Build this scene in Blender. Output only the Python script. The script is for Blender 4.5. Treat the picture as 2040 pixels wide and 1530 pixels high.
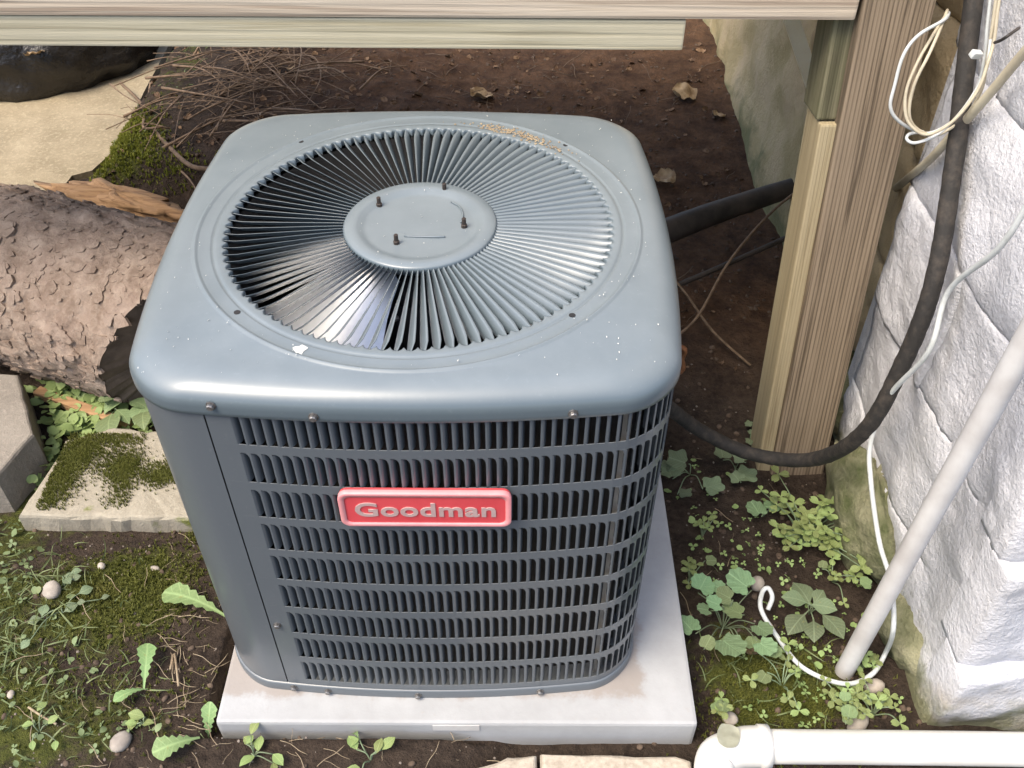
import bpy, bmesh, math, random
import numpy as np
from mathutils import Vector, Matrix, Euler

# ---------------------------------------------------------------- scene, camera, light
S = bpy.context.scene
C = S.collection
for o in list(bpy.data.objects): bpy.data.objects.remove(o)
rad = math.radians
PIT, YAW, ROL = 0.7586, -0.0001, 0.0043
camd = bpy.data.cameras.new('camera'); cam = bpy.data.objects.new('camera', camd); C.objects.link(cam)
fw = Vector((math.sin(YAW)*math.cos(PIT), math.cos(YAW)*math.cos(PIT), -math.sin(PIT)))
rt = Vector((math.cos(YAW), -math.sin(YAW), 0)); up = rt.cross(fw)
r2 = rt*math.cos(ROL)+up*math.sin(ROL); u2 = up*math.cos(ROL)-rt*math.sin(ROL)
M = Matrix((r2, u2, -fw)).transposed().to_4x4(); M.translation = Vector((0.1283, -1.1015, 1.4818))
cam.matrix_world = M
camd.sensor_width = 36; camd.lens = 36*1878.7/2040; camd.clip_start = 0.02; camd.clip_end = 400
S.camera = cam

SUN_EL, SUN_AZ = rad(60), rad(232)          # azimuth clockwise from +Y (north)
W = bpy.data.worlds.new('World'); S.world = W; W.use_nodes = True
nt = W.node_tree; bg = nt.nodes['Background']
sky = nt.nodes.new('ShaderNodeTexSky'); sky.sky_type = 'NISHITA'; sky.sun_disc = False
sky.sun_elevation = SUN_EL; sky.sun_rotation = SUN_AZ; sky.air_density = 1.0; sky.dust_density = 3.5; sky.ozone_density = 1.0
nt.links.new(sky.outputs[0], bg.inputs[0]); bg.inputs[1].default_value = 0.14
sd = bpy.data.lights.new('sun', 'SUN'); sd.energy = 1.5; sd.angle = rad(30); sd.color = (1, 0.90, 0.74)
sun = bpy.data.objects.new('sun', sd); C.objects.link(sun)
dv = Vector((math.sin(SUN_AZ)*math.cos(SUN_EL), math.cos(SUN_AZ)*math.cos(SUN_EL), math.sin(SUN_EL)))
sun.rotation_euler = dv.to_track_quat('Z', 'Y').to_euler()
S.view_settings.view_transform = 'Standard'; S.view_settings.look = 'None'
S.view_settings.exposure = 1.3; S.view_settings.gamma = 1; S.view_settings.use_curve_mapping = False
S.render.engine = 'CYCLES'
S.cycles.max_bounces = 5; S.cycles.diffuse_bounces = 2; S.cycles.glossy_bounces = 3; S.cycles.transmission_bounces = 2; S.cycles.transparent_max_bounces = 4

# ---------------------------------------------------------------- helpers
rng = random.Random(7)
def _h(ix, iy, seed):
    n = (ix*374761393 + iy*668265263 + seed*1442695041) & 0xffffffff
    n = ((n ^ (n >> 13))*1274126177) & 0xffffffff
    return ((n ^ (n >> 16)) & 0xffff)/65535.0
def vnoise(x, y, seed=0):
    x = np.asarray(x, float); y = np.asarray(y, float)
    ix = np.floor(x).astype(np.int64); iy = np.floor(y).astype(np.int64)
    fx = x-ix; fy = y-iy; fx = fx*fx*(3-2*fx); fy = fy*fy*(3-2*fy)
    a = _h(ix, iy, seed); b = _h(ix+1, iy, seed); c = _h(ix, iy+1, seed); d = _h(ix+1, iy+1, seed)
    return (a*(1-fx)+b*fx)*(1-fy)+(c*(1-fx)+d*fx)*fy
def fbm(x, y, seed=0, oct=4):
    v = 0; a = .5; f = 1
    for k in range(oct):
        v = v+a*(vnoise(x*f, y*f, seed+k)-.5); a *= .5; f *= 2.03
    return v
def sst(a, b, x):
    t = np.clip((np.asarray(x, float)-a)/(b-a), 0, 1); return t*t*(3-2*t)

def mesh(name, v, f, smooth=False):
    me = bpy.data.meshes.new(name); me.from_pydata([tuple(p) for p in v], [], f); me.update()
    if smooth: me.polygons.foreach_set('use_smooth', [True]*len(me.polygons))
    return me
def link(name, me, m=None, parent=None, loc=(0, 0, 0), rot=(0, 0, 0), scale=None):
    o = bpy.data.objects.new(name, me); C.objects.link(o)
    if m is not None and me is not None and not me.materials: me.materials.append(m)
    o.parent = parent; o.location = loc; o.rotation_euler = rot
    if scale is not None: o.scale = scale if hasattr(scale, '__len__') else (scale,)*3
    return o
def obj(name, vf, m, parent=None, smooth=False, **k): return link(name, mesh(name, vf[0], vf[1], smooth), m, parent, **k)
def tag(o, label=None, cat=None, group=None, kind=None):
    if label: o['label'] = label
    if cat: o['category'] = cat
    if group: o['group'] = group
    if kind: o['kind'] = kind
    return o
def thing(name, label, cat, loc=(0, 0, 0), rot=(0, 0, 0), group=None):
    o = bpy.data.objects.new(name, None); o.empty_display_size = .05; C.objects.link(o); o.location = loc; o.rotation_euler = rot
    return tag(o, label, cat, group)
def join(*parts):
    V = []; F = []
    for v, f in parts:
        n = len(V); V += [tuple(p) for p in v]; F += [tuple(i+n for i in q) for q in f]
    return V, F
def xf(vf, loc=(0, 0, 0), rot=(0, 0, 0), sc=(1, 1, 1)):
    m = Matrix.LocRotScale(Vector(loc), Euler(rot), Vector(sc)); return [m @ Vector(p) for p in vf[0]], vf[1]
def box(x0, x1, y0, y1, z0, z1, b=0.0):
    bm = bmesh.new(); bmesh.ops.create_cube(bm, size=1)
    for v in bm.verts: v.co = Vector(((x0+x1)/2+v.co.x*(x1-x0), (y0+y1)/2+v.co.y*(y1-y0), (z0+z1)/2+v.co.z*(z1-z0)))
    if b: bmesh.ops.bevel(bm, geom=bm.edges[:], offset=b, segments=2, affect='EDGES', profile=.6)
    bm.verts.index_update(); r = [v.co.copy() for v in bm.verts], [tuple(v.index for v in f.verts) for f in bm.faces]; bm.free(); return r
def crom(P, n):
    P = [Vector(p) for p in P]; out = []
    Q = [P[0]*2-P[1]]+P+[P[-1]*2-P[-2]]
    for i in range(1, len(Q)-2):
        for k in range(n):
            t = k/n; a, b, c, d = Q[i-1:i+3]
            out.append(.5*((2*b)+(c-a)*t+(2*a-5*b+4*c-d)*t*t+(3*b-a-3*c+d)*t**3))
    return out+[P[-1]]
def tube(P, r, seg=10, n=8, jit=0.0):
    P = crom(P, n) if n > 1 else [Vector(p) for p in P]
    N = len(P); rs = [r]*N if not hasattr(r, '__len__') else [float(np.interp(i/(N-1), np.linspace(0, 1, len(r)), r)) for i in range(N)]
    V = []; F = []; prev = None
    for i in range(N):
        t = (P[min(i+1, N-1)]-P[max(i-1, 0)]).normalized()
        if prev is None: a = t.orthogonal().normalized()
        else: a = (prev-t*prev.dot(t)).normalized()
        prev = a; b = t.cross(a)
        for k in range(seg):
            an = 2*math.pi*k/seg; rr_ = rs[i]*(1+jit*(rng.random()-.5)); V.append(P[i]+(a*math.cos(an)+b*math.sin(an))*rr_)
    for i in range(N-1):
        for k in range(seg):
            F.append((i*seg+k, i*seg+(k+1) % seg, (i+1)*seg+(k+1) % seg, (i+1)*seg+k))
    F.append(tuple(range(seg))[::-1]); F.append(tuple((N-1)*seg+k for k in range(seg)))
    return V, F
def lathe(prof, seg=24, cap=True):
    V = []; F = []
    for r, z in prof:
        for k in range(seg): a = 2*math.pi*k/seg; V.append((r*math.cos(a), r*math.sin(a), z))
    for i in range(len(prof)-1):
        for k in range(seg): F.append((i*seg+k, i*seg+(k+1) % seg, (i+1)*seg+(k+1) % seg, (i+1)*seg+k))
    if cap: F.append(tuple(range(seg))[::-1]); F.append(tuple((len(prof)-1)*seg+k for k in range(seg)))
    return V, F
def blob(r, sx, sy, sz, seed, seg=10, rings=7, amp=.18, fr=1.7):
    V = [(0, 0, -sz*r)]; F = []
    for i in range(1, rings):
        ph = -math.pi/2+math.pi*i/rings
        for k in range(seg):
            a = 2*math.pi*k/seg
            n = 1+amp*2*float(fbm(math.cos(a)*fr+seed*3.1+math.sin(ph)*fr, math.sin(a)*fr+seed*1.7-math.sin(ph), seed, 3))
            V.append((r*sx*n*math.cos(ph)*math.cos(a), r*sy*n*math.cos(ph)*math.sin(a), r*sz*n*math.sin(ph)))
    V.append((0, 0, sz*r)); T = len(V)-1
    for k in range(seg): F.append((0, 1+(k+1) % seg, 1+k)); F.append((T, T-seg+k, T-seg+(k+1) % seg))
    for i in range(rings-2):
        for k in range(seg): a = 1+i*seg; F.append((a+k, a+(k+1) % seg, a+seg+(k+1) % seg, a+seg+k))
    return V, F

# ---------------------------------------------------------------- materials
class NT:
    def __init__(s, name):
        s.m = bpy.data.materials.new(name); s.m.use_nodes = True; s.t = s.m.node_tree; s.b = s.t.nodes['Principled BSDF']
    def n(s, t, **k):
        q = s.t.nodes.new(t)
        for a, v in k.items():
            if hasattr(q, a): setattr(q, a, v)
            else: q.inputs[a.replace('_', ' ')].default_value = v
        return q
    def l(s, a, b): s.t.links.new(a, b)
    def co(s, stretch=(1, 1, 1), kind='Object'):
        tc = s.n('ShaderNodeTexCoord'); mp = s.n('ShaderNodeMapping'); mp.inputs['Scale'].default_value = stretch
        s.l(tc.outputs[kind], mp.inputs[0]); return mp.outputs[0]
    def noise(s, vec, scale, detail=6, rough=.6, dist=0):
        q = s.n('ShaderNodeTexNoise'); q.inputs['Scale'].default_value = scale; q.inputs['Detail'].default_value = detail
        q.inputs['Roughness'].default_value = rough; q.inputs['Distortion'].default_value = dist; s.l(vec, q.inputs['Vector']); return q.outputs['Fac']
    def ramp(s, fac, stops):
        q = s.n('ShaderNodeValToRGB'); e = q.color_ramp.elements
        while len(e) < len(stops): e.new(.5)
        for i, (p, c) in enumerate(stops):
            e[i].position = p; e[i].color = (c if hasattr(c, '__len__') else (c, c, c))+(1,) if not (hasattr(c, '__len__') and len(c) == 4) else c
        s.l(fac, q.inputs[0]); return q.outputs[0]
    def mix(s, fac, a, b, mode='MIX'):
        q = s.n('ShaderNodeMix'); q.data_type = 'RGBA'; q.blend_type = mode
        for i, x in ((0, fac), (6, a), (7, b)):
            if isinstance(x, (int, float)): q.inputs[i].default_value = x
            elif isinstance(x, tuple): q.inputs[i].default_value = x+(1,) if len(x) == 3 else x
            else: s.l(x, q.inputs[i])
        return q.outputs[2]
    def math(s, op, a, b=0.0):
        q = s.n('ShaderNodeMath'); q.operation = op
        for i, x in ((0, a), (1, b)):
            if isinstance(x, (int, float)): q.inputs[i].default_value = x
            else: s.l(x, q.inputs[i])
        return q.outputs[0]
    def bump(s, h, strength=.5, dist=.01):
        q = s.n('ShaderNodeBump'); q.inputs['Strength'].default_value = strength; q.inputs['Distance'].default_value = dist
        s.l(h, q.inputs['Height']); s.l(q.outputs[0], s.b.inputs['Normal'])
    def set(s, col=None, rough=None, metal=None, spec=None):
        for key, x in (('Base Color', col), ('Roughness', rough), ('Metallic', metal), ('Specular IOR Level', spec)):
            if x is None: continue
            if isinstance(x, (int, float)): s.b.inputs[key].default_value = x
            elif isinstance(x, tuple): s.b.inputs[key].default_value = x+(1,)
            else: s.l(x, s.b.inputs[key])
        return s.m
def pmat(name, c1, c2, scale=8, rough=.6, bump=.2, bscale=60, bdist=.004, stretch=(1, 1, 1), metal=0, spec=.5, lo=.35, hi=.65, rnd=0.0):
    q = NT(name); v = q.co(stretch); c = q.ramp(q.noise(v, scale), [(lo, c1), (hi, c2)])
    if rnd:
        oi = q.n('ShaderNodeObjectInfo'); hs = q.n('ShaderNodeHueSaturation'); q.l(c, hs.inputs['Color'])
        q.l(q.math('ADD', q.math('MULTIPLY', oi.outputs['Random'], rnd), 1-rnd/2), hs.inputs['Value']); c = hs.outputs[0]
    if bump: q.bump(q.noise(v, bscale), bump, bdist)
    return q.set(c, rough, metal, spec)

def wood_mat(name, ca, cb, cg, green=None, gscale=3.0, wsc=36.0, wam=.5):
    # ca light, cb dark grain; grain runs along local X
    q = NT(name); oi = q.n('ShaderNodeObjectInfo'); tc = q.n('ShaderNodeTexCoord')
    ad = q.n('ShaderNodeVectorMath'); ad.operation = 'ADD'; q.l(tc.outputs['Object'], ad.inputs[0])
    cmb = q.n('ShaderNodeCombineXYZ'); q.l(q.math('MULTIPLY', oi.outputs['Random'], 9.0), cmb.inputs[0]); q.l(q.math('MULTIPLY', oi.outputs['Random'], 3.0), cmb.inputs[1]); q.l(cmb.outputs[0], ad.inputs[1])
    mp = q.n('ShaderNodeMapping'); mp.inputs['Scale'].default_value = (1.1, 42, 42); q.l(ad.outputs[0], mp.inputs[0]); g = q.noise(mp.outputs[0], 2.2, 4, .55, .6)
    mp2 = q.n('ShaderNodeMapping'); mp2.inputs['Scale'].default_value = (5, 300, 300); q.l(ad.outputs[0], mp2.inputs[0]); fine = q.noise(mp2.outputs[0], 2, 3, .6)
    mw = q.n('ShaderNodeMapping'); mw.inputs['Scale'].default_value = (.05, .45, 1); q.l(ad.outputs[0], mw.inputs[0])
    wv = q.n('ShaderNodeTexWave'); wv.wave_type = 'BANDS'; wv.bands_direction = 'Z'; wv.inputs['Scale'].default_value = wsc; wv.inputs['Distortion'].default_value = 5.5; wv.inputs['Detail'].default_value = 3; wv.inputs['Detail Scale'].default_value = .5; q.l(mw.outputs[0], wv.inputs[0])
    ring = q.math('MULTIPLY', q.ramp(wv.outputs['Fac'], [(.0, 1.0), (.22, .55), (.45, 0.0)]), q.ramp(g, [(.40, 1.0), (.66, .4)]))
    c = q.ramp(g, [(.34, cb), (.46, cg), (.6, ca), (.72, cg)])
    c = q.mix(q.math('MULTIPLY', ring, wam), c, cb)
    c = q.mix(q.math('MULTIPLY', fine, .35), c, cb)
    big = q.noise(ad.outputs[0], 4.0, 4)
    c = q.mix(q.ramp(big, [(.42, 0.0), (.75, .35)]), c, tuple(x*.62 for x in ca))
    if green: c = q.mix(q.ramp(q.noise(ad.outputs[0], gscale, 5), [(.42, 0.0), (.62, .75)]), c, green)
    h = q.math('ADD', q.math('ADD', q.math('MULTIPLY', g, .5), q.math('MULTIPLY', ring, -.6)), q.math('MULTIPLY', fine, .5))
    q.bump(h, .35, .003); return q.set(c, .78, 0, .3)

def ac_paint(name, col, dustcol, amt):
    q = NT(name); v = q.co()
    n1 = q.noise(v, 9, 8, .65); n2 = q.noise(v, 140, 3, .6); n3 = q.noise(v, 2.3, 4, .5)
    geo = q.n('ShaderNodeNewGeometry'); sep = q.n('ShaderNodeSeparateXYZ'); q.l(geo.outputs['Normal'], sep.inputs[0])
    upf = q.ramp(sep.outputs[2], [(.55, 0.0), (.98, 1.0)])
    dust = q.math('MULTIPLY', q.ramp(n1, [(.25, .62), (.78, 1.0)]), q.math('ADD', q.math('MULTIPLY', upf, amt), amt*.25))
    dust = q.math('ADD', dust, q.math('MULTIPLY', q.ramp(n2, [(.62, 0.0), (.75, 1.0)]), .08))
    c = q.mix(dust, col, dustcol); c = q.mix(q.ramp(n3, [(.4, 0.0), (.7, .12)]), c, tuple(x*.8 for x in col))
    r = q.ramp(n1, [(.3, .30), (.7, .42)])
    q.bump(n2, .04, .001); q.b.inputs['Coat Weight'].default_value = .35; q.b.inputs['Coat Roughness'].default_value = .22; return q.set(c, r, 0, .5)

MT = {}
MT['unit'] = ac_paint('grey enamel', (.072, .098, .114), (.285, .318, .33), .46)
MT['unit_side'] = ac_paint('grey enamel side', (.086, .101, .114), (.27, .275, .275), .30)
MT['dark'] = pmat('dark interior', (.012, .012, .013), (.022, .02, .02), 20, .7, .3, 200, .001)
MT['coil'] = pmat('coil fins', (.02, .019, .018), (.045, .04, .036), 30, .6, .6, 40, .002, (60, 60, 1), .3)
MT['alu'] = pmat('fan aluminium', (.90, .91, .92), (.82, .83, .85), 6, .36, .05, 80, .001, metal=.75)
MT['screw'] = pmat('zinc screw', (.30, .29, .28), (.16, .15, .14), 200, .45, .1, 300, .001, metal=.8)
MT['bolt'] = pmat('rusted bolt', (.03, .026, .024), (.07, .05, .04), 300, .6, .2, 300, .001, metal=.4)
MT['galv'] = pmat('galvanised strip', (.50, .47, .42), (.36, .33, .28), 15, .5, .1, 80, .001)
MT['badge'] = pmat('red badge', (.62, .075, .085), (.55, .06, .07), 20, .35, .03, 100, .001)
MT['badge_rim'] = pmat('pink badge rim', (.70, .30, .30), (.64, .24, .25), 30, .4, .03, 100, .001)
MT['letter'] = pmat('silver lettering', (.46, .33, .31), (.40, .28, .265), 80, .45, .05, 200, .001)
MT['fleck'] = pmat('pale flecks', (.62, .62, .58), (.5, .5, .46), 50, .8, 0)
MT['pad'] = None
MT['pvc'] = pmat('white pvc', (.70, .69, .65), (.60, .58, .52), 9, .38, .06, 60, .002)
MT['conduit'] = pmat('grey white conduit', (.56, .55, .53), (.44, .42, .40), 14, .45, .08, 90, .002)
MT['cable'] = pmat('white cable', (.56, .58, .57), (.46, .48, .46), 40, .45, .03, 90, .001)
MT['cable_cream'] = pmat('cream cable', (.50, .45, .33), (.38, .33, .24), 30, .5, .03, 90, .001)
MT['hose'] = pmat('foam insulated hose', (.018, .016, .014), (.060, .048, .038), 60, .8, .6, 110, .003, lo=.45, hi=.8)
MT['black_pipe'] = pmat('black drain pipe', (.02, .018, .016), (.06, .048, .04), 20, .6, .3, 80, .002)
MT['bag'] = pmat('black plastic', (.010, .009, .008), (.022, .019, .016), 8, .24, .6, 22, .02)
MT['wood_rim'] = wood_mat('treated pine rim', (.60, .52, .41), (.32, .25, .185), (.53, .45, .345), wsc=22.0, wam=.3)
MT['wood_low'] = wood_mat('greenish treated pine', (.50, .46, .34), (.34, .30, .20), (.46, .42, .30), wsc=18.0, wam=.15)
MT['wood_post'] = wood_mat('brown post', (.295, .230, .16), (.088, .066, .044), (.245, .188, .128), wsc=48.0, wam=1.0)
MT['wood_stud'] = wood_mat('yellow stud', (.40, .335, .21), (.23, .18, .105), (.35, .29, .175), wsc=60.0, wam=.4)
MT['wood_block'] = wood_mat('mossy block', (.22, .20, .13), (.075, .068, .04), (.17, .155, .095), green=(.10, .108, .05))
MT['sunlit_gap_cream'] = pmat('sunlit gap cream', (.88, .85, .68), (.82, .77, .58), 20, .6, .05, 90, .001)
MT['split'] = wood_mat('split orange wood', (.48, .30, .16), (.22, .125, .065), (.40, .24, .12))
MT['paver'] = pmat('tan paver', (.46, .41, .33), (.33, .28, .22), 90, .85, .5, 140, .003)
MT['stone_small'] = pmat('pebble', (.46, .41, .35), (.30, .26, .22), 30, .8, .4, 90, .002, rnd=.4)
MT['twig'] = pmat('dry twig', (.22, .15, .095), (.12, .078, .048), 60, .85, .3, 120, .001, rnd=.4)
MT['straw'] = pmat('straw', (.36, .29, .19), (.22, .16, .10), 40, .8, 0)
MT['dead_leaf'] = pmat('dead leaf', (.42, .31, .18), (.22, .14, .07), 40, .8, .3, 80, .002)
MT['grey_shape'] = pmat('flat grey green shape', (.34, .34, .26), (.26, .26, .19), 40, .8, .2, 80, .001)
MT['litter'] = pmat('leaf litter', (.24, .15, .085), (.075, .043, .026), 14, .9, .3, 80, .002)
MT['grit'] = pmat('grit', (.26, .22, .18), (.14, .11, .09), 60, .9, 0)
MT['clod'] = pmat('soil clods', (.055, .036, .024), (.12, .085, .06), 40, .95, .4, 120, .002)
MT['copper'] = pmat('weathered copper', (.30, .13, .06), (.18, .08, .04), 40, .45, .1, 90, .001, metal=.6)

def leaf_mat(name, c1, c2, rnd=.5):
    q = NT(name); v = q.co((1, 1, 1)); n1 = q.noise(v, 30, 4)
    c = q.ramp(n1, [(.3, c1), (.7, c2)])
    oi = q.n('ShaderNodeObjectInfo'); hs = q.n('ShaderNodeHueSaturation'); q.l(c, hs.inputs['Color'])
    q.l(q.math('ADD', q.math('MULTIPLY', oi.outputs['Random'], rnd), 1-rnd/2), hs.inputs['Value']); 
    q.l(q.math('ADD', q.math('MULTIPLY', oi.outputs['Random'], .04), .48), hs.inputs['Hue']); c = hs.outputs[0]
    sp_ = q.n('ShaderNodeSeparateXYZ'); q.l(v, sp_.inputs[0]); axx = q.math('ABSOLUTE', sp_.outputs[0])
    mid = q.ramp(axx, [(.0, 1.0), (.03, 0.0)]); sv = q.math('SINE', q.math('MULTIPLY', q.math('SUBTRACT', sp_.outputs[1], q.math('MULTIPLY', axx, .9)), 46.0))
    vein = q.math('MAXIMUM', q.math('MULTIPLY', mid, .8), q.ramp(sv, [(.80, 0.0), (.97, .35)]))
    c = q.mix(q.math('MULTIPLY', vein, .55), c, tuple(min(1, x*1.7+.03) for x in c2))
    c = q.mix(q.ramp(q.noise(v, 7, 5, .7), [(.60, 0.0), (.74, .55)]), c, (.30, .27, .09))
    q.bump(q.math('SUBTRACT', q.noise(v, 60, 3), vein), .4, .02 if False else .001)
    q.b.inputs['Subsurface Weight'].default_value = 0
    q.set(c, .55, 0, .35)
    tr = q.n('ShaderNodeBsdfTranslucent'); q.l(c, tr.inputs[0]); mx = q.n('ShaderNodeMixShader'); mx.inputs[0].default_value = .25
    out = q.t.nodes['Material Output']; q.l(q.b.outputs[0], mx.inputs[1]); q.l(tr.outputs[0], mx.inputs[2]); q.l(mx.outputs[0], out.inputs[0]); return q.m
MT['leaf_ivy'] = leaf_mat('grey green leaf', (.17, .28, .14), (.24, .36, .19))
MT['leaf_clover'] = leaf_mat('yellow green clover', (.21, .27, .095), (.28, .35, .13))
MT['leaf_weed'] = leaf_mat('fresh weed leaf', (.165, .225, .10), (.23, .295, .14))
MT['leaf_dull'] = leaf_mat('dull leaf', (.14, .19, .105), (.20, .25, .145))
MT['leaf_dandelion'] = leaf_mat('dandelion leaf', (.20, .31, .12), (.27, .38, .16))
MT['moss'] = leaf_mat('moss fronds', (.105, .115, .022), (.17, .175, .04), .3)
MT['mossy'] = leaf_mat('bright moss fronds', (.17, .175, .02), (.25, .24, .04), .3)
MT['grass'] = leaf_mat('grass blades', (.12, .155, .06), (.20, .23, .10), .3)

def soil_mat():
    q = NT('soil'); v = q.co(kind='Object')
    a = q.n('ShaderNodeAttribute'); a.attribute_name = 'mask'; sep = q.n('ShaderNodeSeparateColor'); q.l(a.outputs['Color'], sep.inputs[0])
    n1 = q.noise(v, 14, 8, .7); n2 = q.noise(v, 70, 6, .7); n3 = q.noise(v, 260, 4, .7)
    c = q.ramp(n1, [(.3, (.017, .011, .008)), (.48, (.040, .027, .019)), (.7, (.085, .060, .043))])
    c = q.mix(q.ramp(n2, [(.40, 0.0), (.7, .6)]), c, (.105, .076, .055))
    c = q.mix(q.ramp(n3, [(.66, 0.0), (.74, .8)]), c, (.27, .215, .16))
    red = q.ramp(n1, [(.35, (.062, .031, .016)), (.65, (.175, .095, .050))])
    c = q.mix(q.math('MULTIPLY', sep.outputs[1], q.ramp(n2, [(.3, .5), (.6, 1.0)])), c, red)
    mossc = q.ramp(n2, [(.3, (.045, .055, .010)), (.7, (.125, .135, .025))])
    mf = q.ramp(q.math('ADD', q.math('MULTIPLY', sep.outputs[0], 1.0), q.math('MULTIPLY', q.math('ADD', q.noise(v, 22, 7, .7), -.5), 1.3)), [(.38, 0.0), (.62, .95)])
    c = q.mix(mf, c, mossc)
    h = q.math('ADD', q.math('ADD', n2, q.math('MULTIPLY', n3, .5)), n1)
    q.bump(h, 1.0, .016); return q.set(c, .93, 0, .25)
MT['soil'] = soil_mat()

def wallpaint(name, base, dark, grime, gpow):
    q = NT(name); tc = q.n('ShaderNodeTexCoord'); g = q.n('ShaderNodeNewGeometry'); v = g.outputs['Position']
    n1 = q.noise(v, 7, 6, .6); n2 = q.noise(v, 55, 6, .65); n3 = q.noise(v, 150, 4, .6)
    c = q.ramp(n1, [(.3, dark), (.62, base)])
    c = q.mix(q.ramp(n2, [(.62, 0.0), (.78, .35)]), c, grime)
    c = q.mix(q.ramp(n3, [(.70, 0.0), (.76, .5)]), c, tuple(x*.3 for x in grime))
    sep = q.n('ShaderNodeSeparateXYZ'); q.l(v, sep.inputs[0])
    low = q.math('ADD', q.math('MULTIPLY', sep.outputs[2], -gpow), q.math('MULTIPLY', n1, 1.6))
    c = q.mix(q.ramp(low, [(.46, 0.0), (.86, .85)]), c, grime)
    low2 = q.math('ADD', q.math('MULTIPLY', sep.outputs[2], -5.5), q.math('MULTIPLY', q.noise(v, 11, 5), 2.0))
    c = q.mix(q.ramp(low2, [(.45, 0.0), (.9, .8)]), c, (.13, .14, .06))
    q.bump(q.math('ADD', q.math('MULTIPLY', n2, 1.0), q.math('MULTIPLY', n3, .6)), .55, .012); return q.set(c, .62, 0, .35)
MT['wall_white'] = wallpaint('white painted stone', (.585, .585, .61), (.48, .48, .495), (.34, .29, .22), 3.6)
MT['wall_mortar'] = wallpaint('painted mortar', (.52, .49, .46), (.40, .36, .32), (.28, .22, .16), 3.0)
MT['wall_bare'] = wallpaint('bare sandstone', (.48, .38, .23), (.33, .25, .15), (.20, .16, .08), 1.2)
MT['wall_grey'] = wallpaint('grey render with moss', (.62, .50, .33), (.46, .37, .235), (.34, .28, .14), .3)
MT['stone_moss'] = pmat('mossy stone', (.075, .088, .03), (.24, .23, .14), 16, .9, .9, 50, .012)

def concrete_mat(name, c1, c2, spot, moss=0.0, mcol=(.10, .115, .018)):
    q = NT(name); v = q.co(); n1 = q.noise(v, 6, 8, .65); n2 = q.noise(v, 85, 5, .7); n3 = q.noise(v, 320, 3, .6)
    c = q.ramp(n1, [(.32, c1), (.66, c2)]); c = q.mix(q.ramp(n2, [(.5, 0.0), (.72, .7)]), c, spot)
    c = q.mix(q.ramp(n3, [(.62, 0.0), (.72, .45)]), c, tuple(x*.45 for x in c1))
    h = q.math('ADD', n2, q.math('MULTIPLY', n3, .4))
    if moss:
        mm = q.noise(v, 5.5, 7, .68); c = q.mix(q.ramp(mm, [(1-moss, 0.0), (1-moss+.06, .92)]), c, q.mix(n2, mcol, tuple(x*1.9 for x in mcol)))
    q.bump(h, .5, .005); return q.set(c, .9, 0, .25)
MT['drive'] = concrete_mat('driveway concrete', (.22, .18, .115), (.35, .29, .195), (.47, .40, .275))
MT['slab'] = concrete_mat('old slab', (.27, .24, .185), (.35, .315, .25), (.42, .38, .30), .43)
MT['block'] = concrete_mat('grey block', (.20, .175, .145), (.27, .24, .20), (.34, .30, .25))
def pad_mat():
    q = NT('pad composite'); g = q.n('ShaderNodeNewGeometry'); v = g.outputs['Position']
    n1 = q.noise(v, 12, 7, .65); n2 = q.noise(v, 120, 4, .6)
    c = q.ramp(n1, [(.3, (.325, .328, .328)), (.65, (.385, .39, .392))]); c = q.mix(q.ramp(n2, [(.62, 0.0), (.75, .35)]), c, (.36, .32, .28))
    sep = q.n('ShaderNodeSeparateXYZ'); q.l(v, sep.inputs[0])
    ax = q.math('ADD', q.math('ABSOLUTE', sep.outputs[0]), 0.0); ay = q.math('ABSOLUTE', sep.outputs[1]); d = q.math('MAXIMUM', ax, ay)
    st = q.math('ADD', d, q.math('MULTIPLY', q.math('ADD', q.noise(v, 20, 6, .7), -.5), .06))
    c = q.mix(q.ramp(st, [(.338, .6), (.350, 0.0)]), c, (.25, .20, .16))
    q.bump(n2, .25, .002); return q.set(c, .75, 0, .3)
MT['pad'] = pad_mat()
def bark_mat():
    q = NT('bark'); v = q.co((1, 1, 1)); n0 = q.noise(v, 5, 5, .6)
    vo = q.n('ShaderNodeTexVoronoi'); vo.feature = 'DISTANCE_TO_EDGE'; vo.inputs['Scale'].default_value = 48
    dis = q.n('ShaderNodeVectorMath'); dis.operation = 'ADD'; nn = q.n('ShaderNodeTexNoise'); nn.inputs['Scale'].default_value = 26; q.l(v, nn.inputs['Vector'])
    sc = q.n('ShaderNodeVectorMath'); sc.operation = 'SCALE'; sc.inputs['Scale'].default_value = .05; q.l(nn.outputs['Color'], sc.inputs[0]); q.l(v, dis.inputs[0]); q.l(sc.outputs[0], dis.inputs[1]); q.l(dis.outputs[0], vo.inputs['Vector'])
    n2 = q.noise(v, 70, 6, .7); n3 = q.noise(v, 18, 6, .65)
    c = q.ramp(n3, [(.3, (.16, .113, .083)), (.5, (.24, .180, .138)), (.72, (.335, .265, .21))])
    c = q.mix(q.ramp(n0, [(.4, 0.0), (.7, .45)]), c, (.22, .16, .135))
    c = q.mix(q.ramp(n2, [(.48, 0.0), (.75, .55)]), c, (.38, .31, .245)); c = q.mix(q.ramp(q.noise(v, 40, 7, .75), [(.30, .7), (.42, 0.0)]), c, (.10, .068, .05))
    h = q.math('ADD', n2, n3)
    q.bump(h, .6, .010); return q.set(c, .9, 0, .2)
MT['bark'] = bark_mat()

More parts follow.
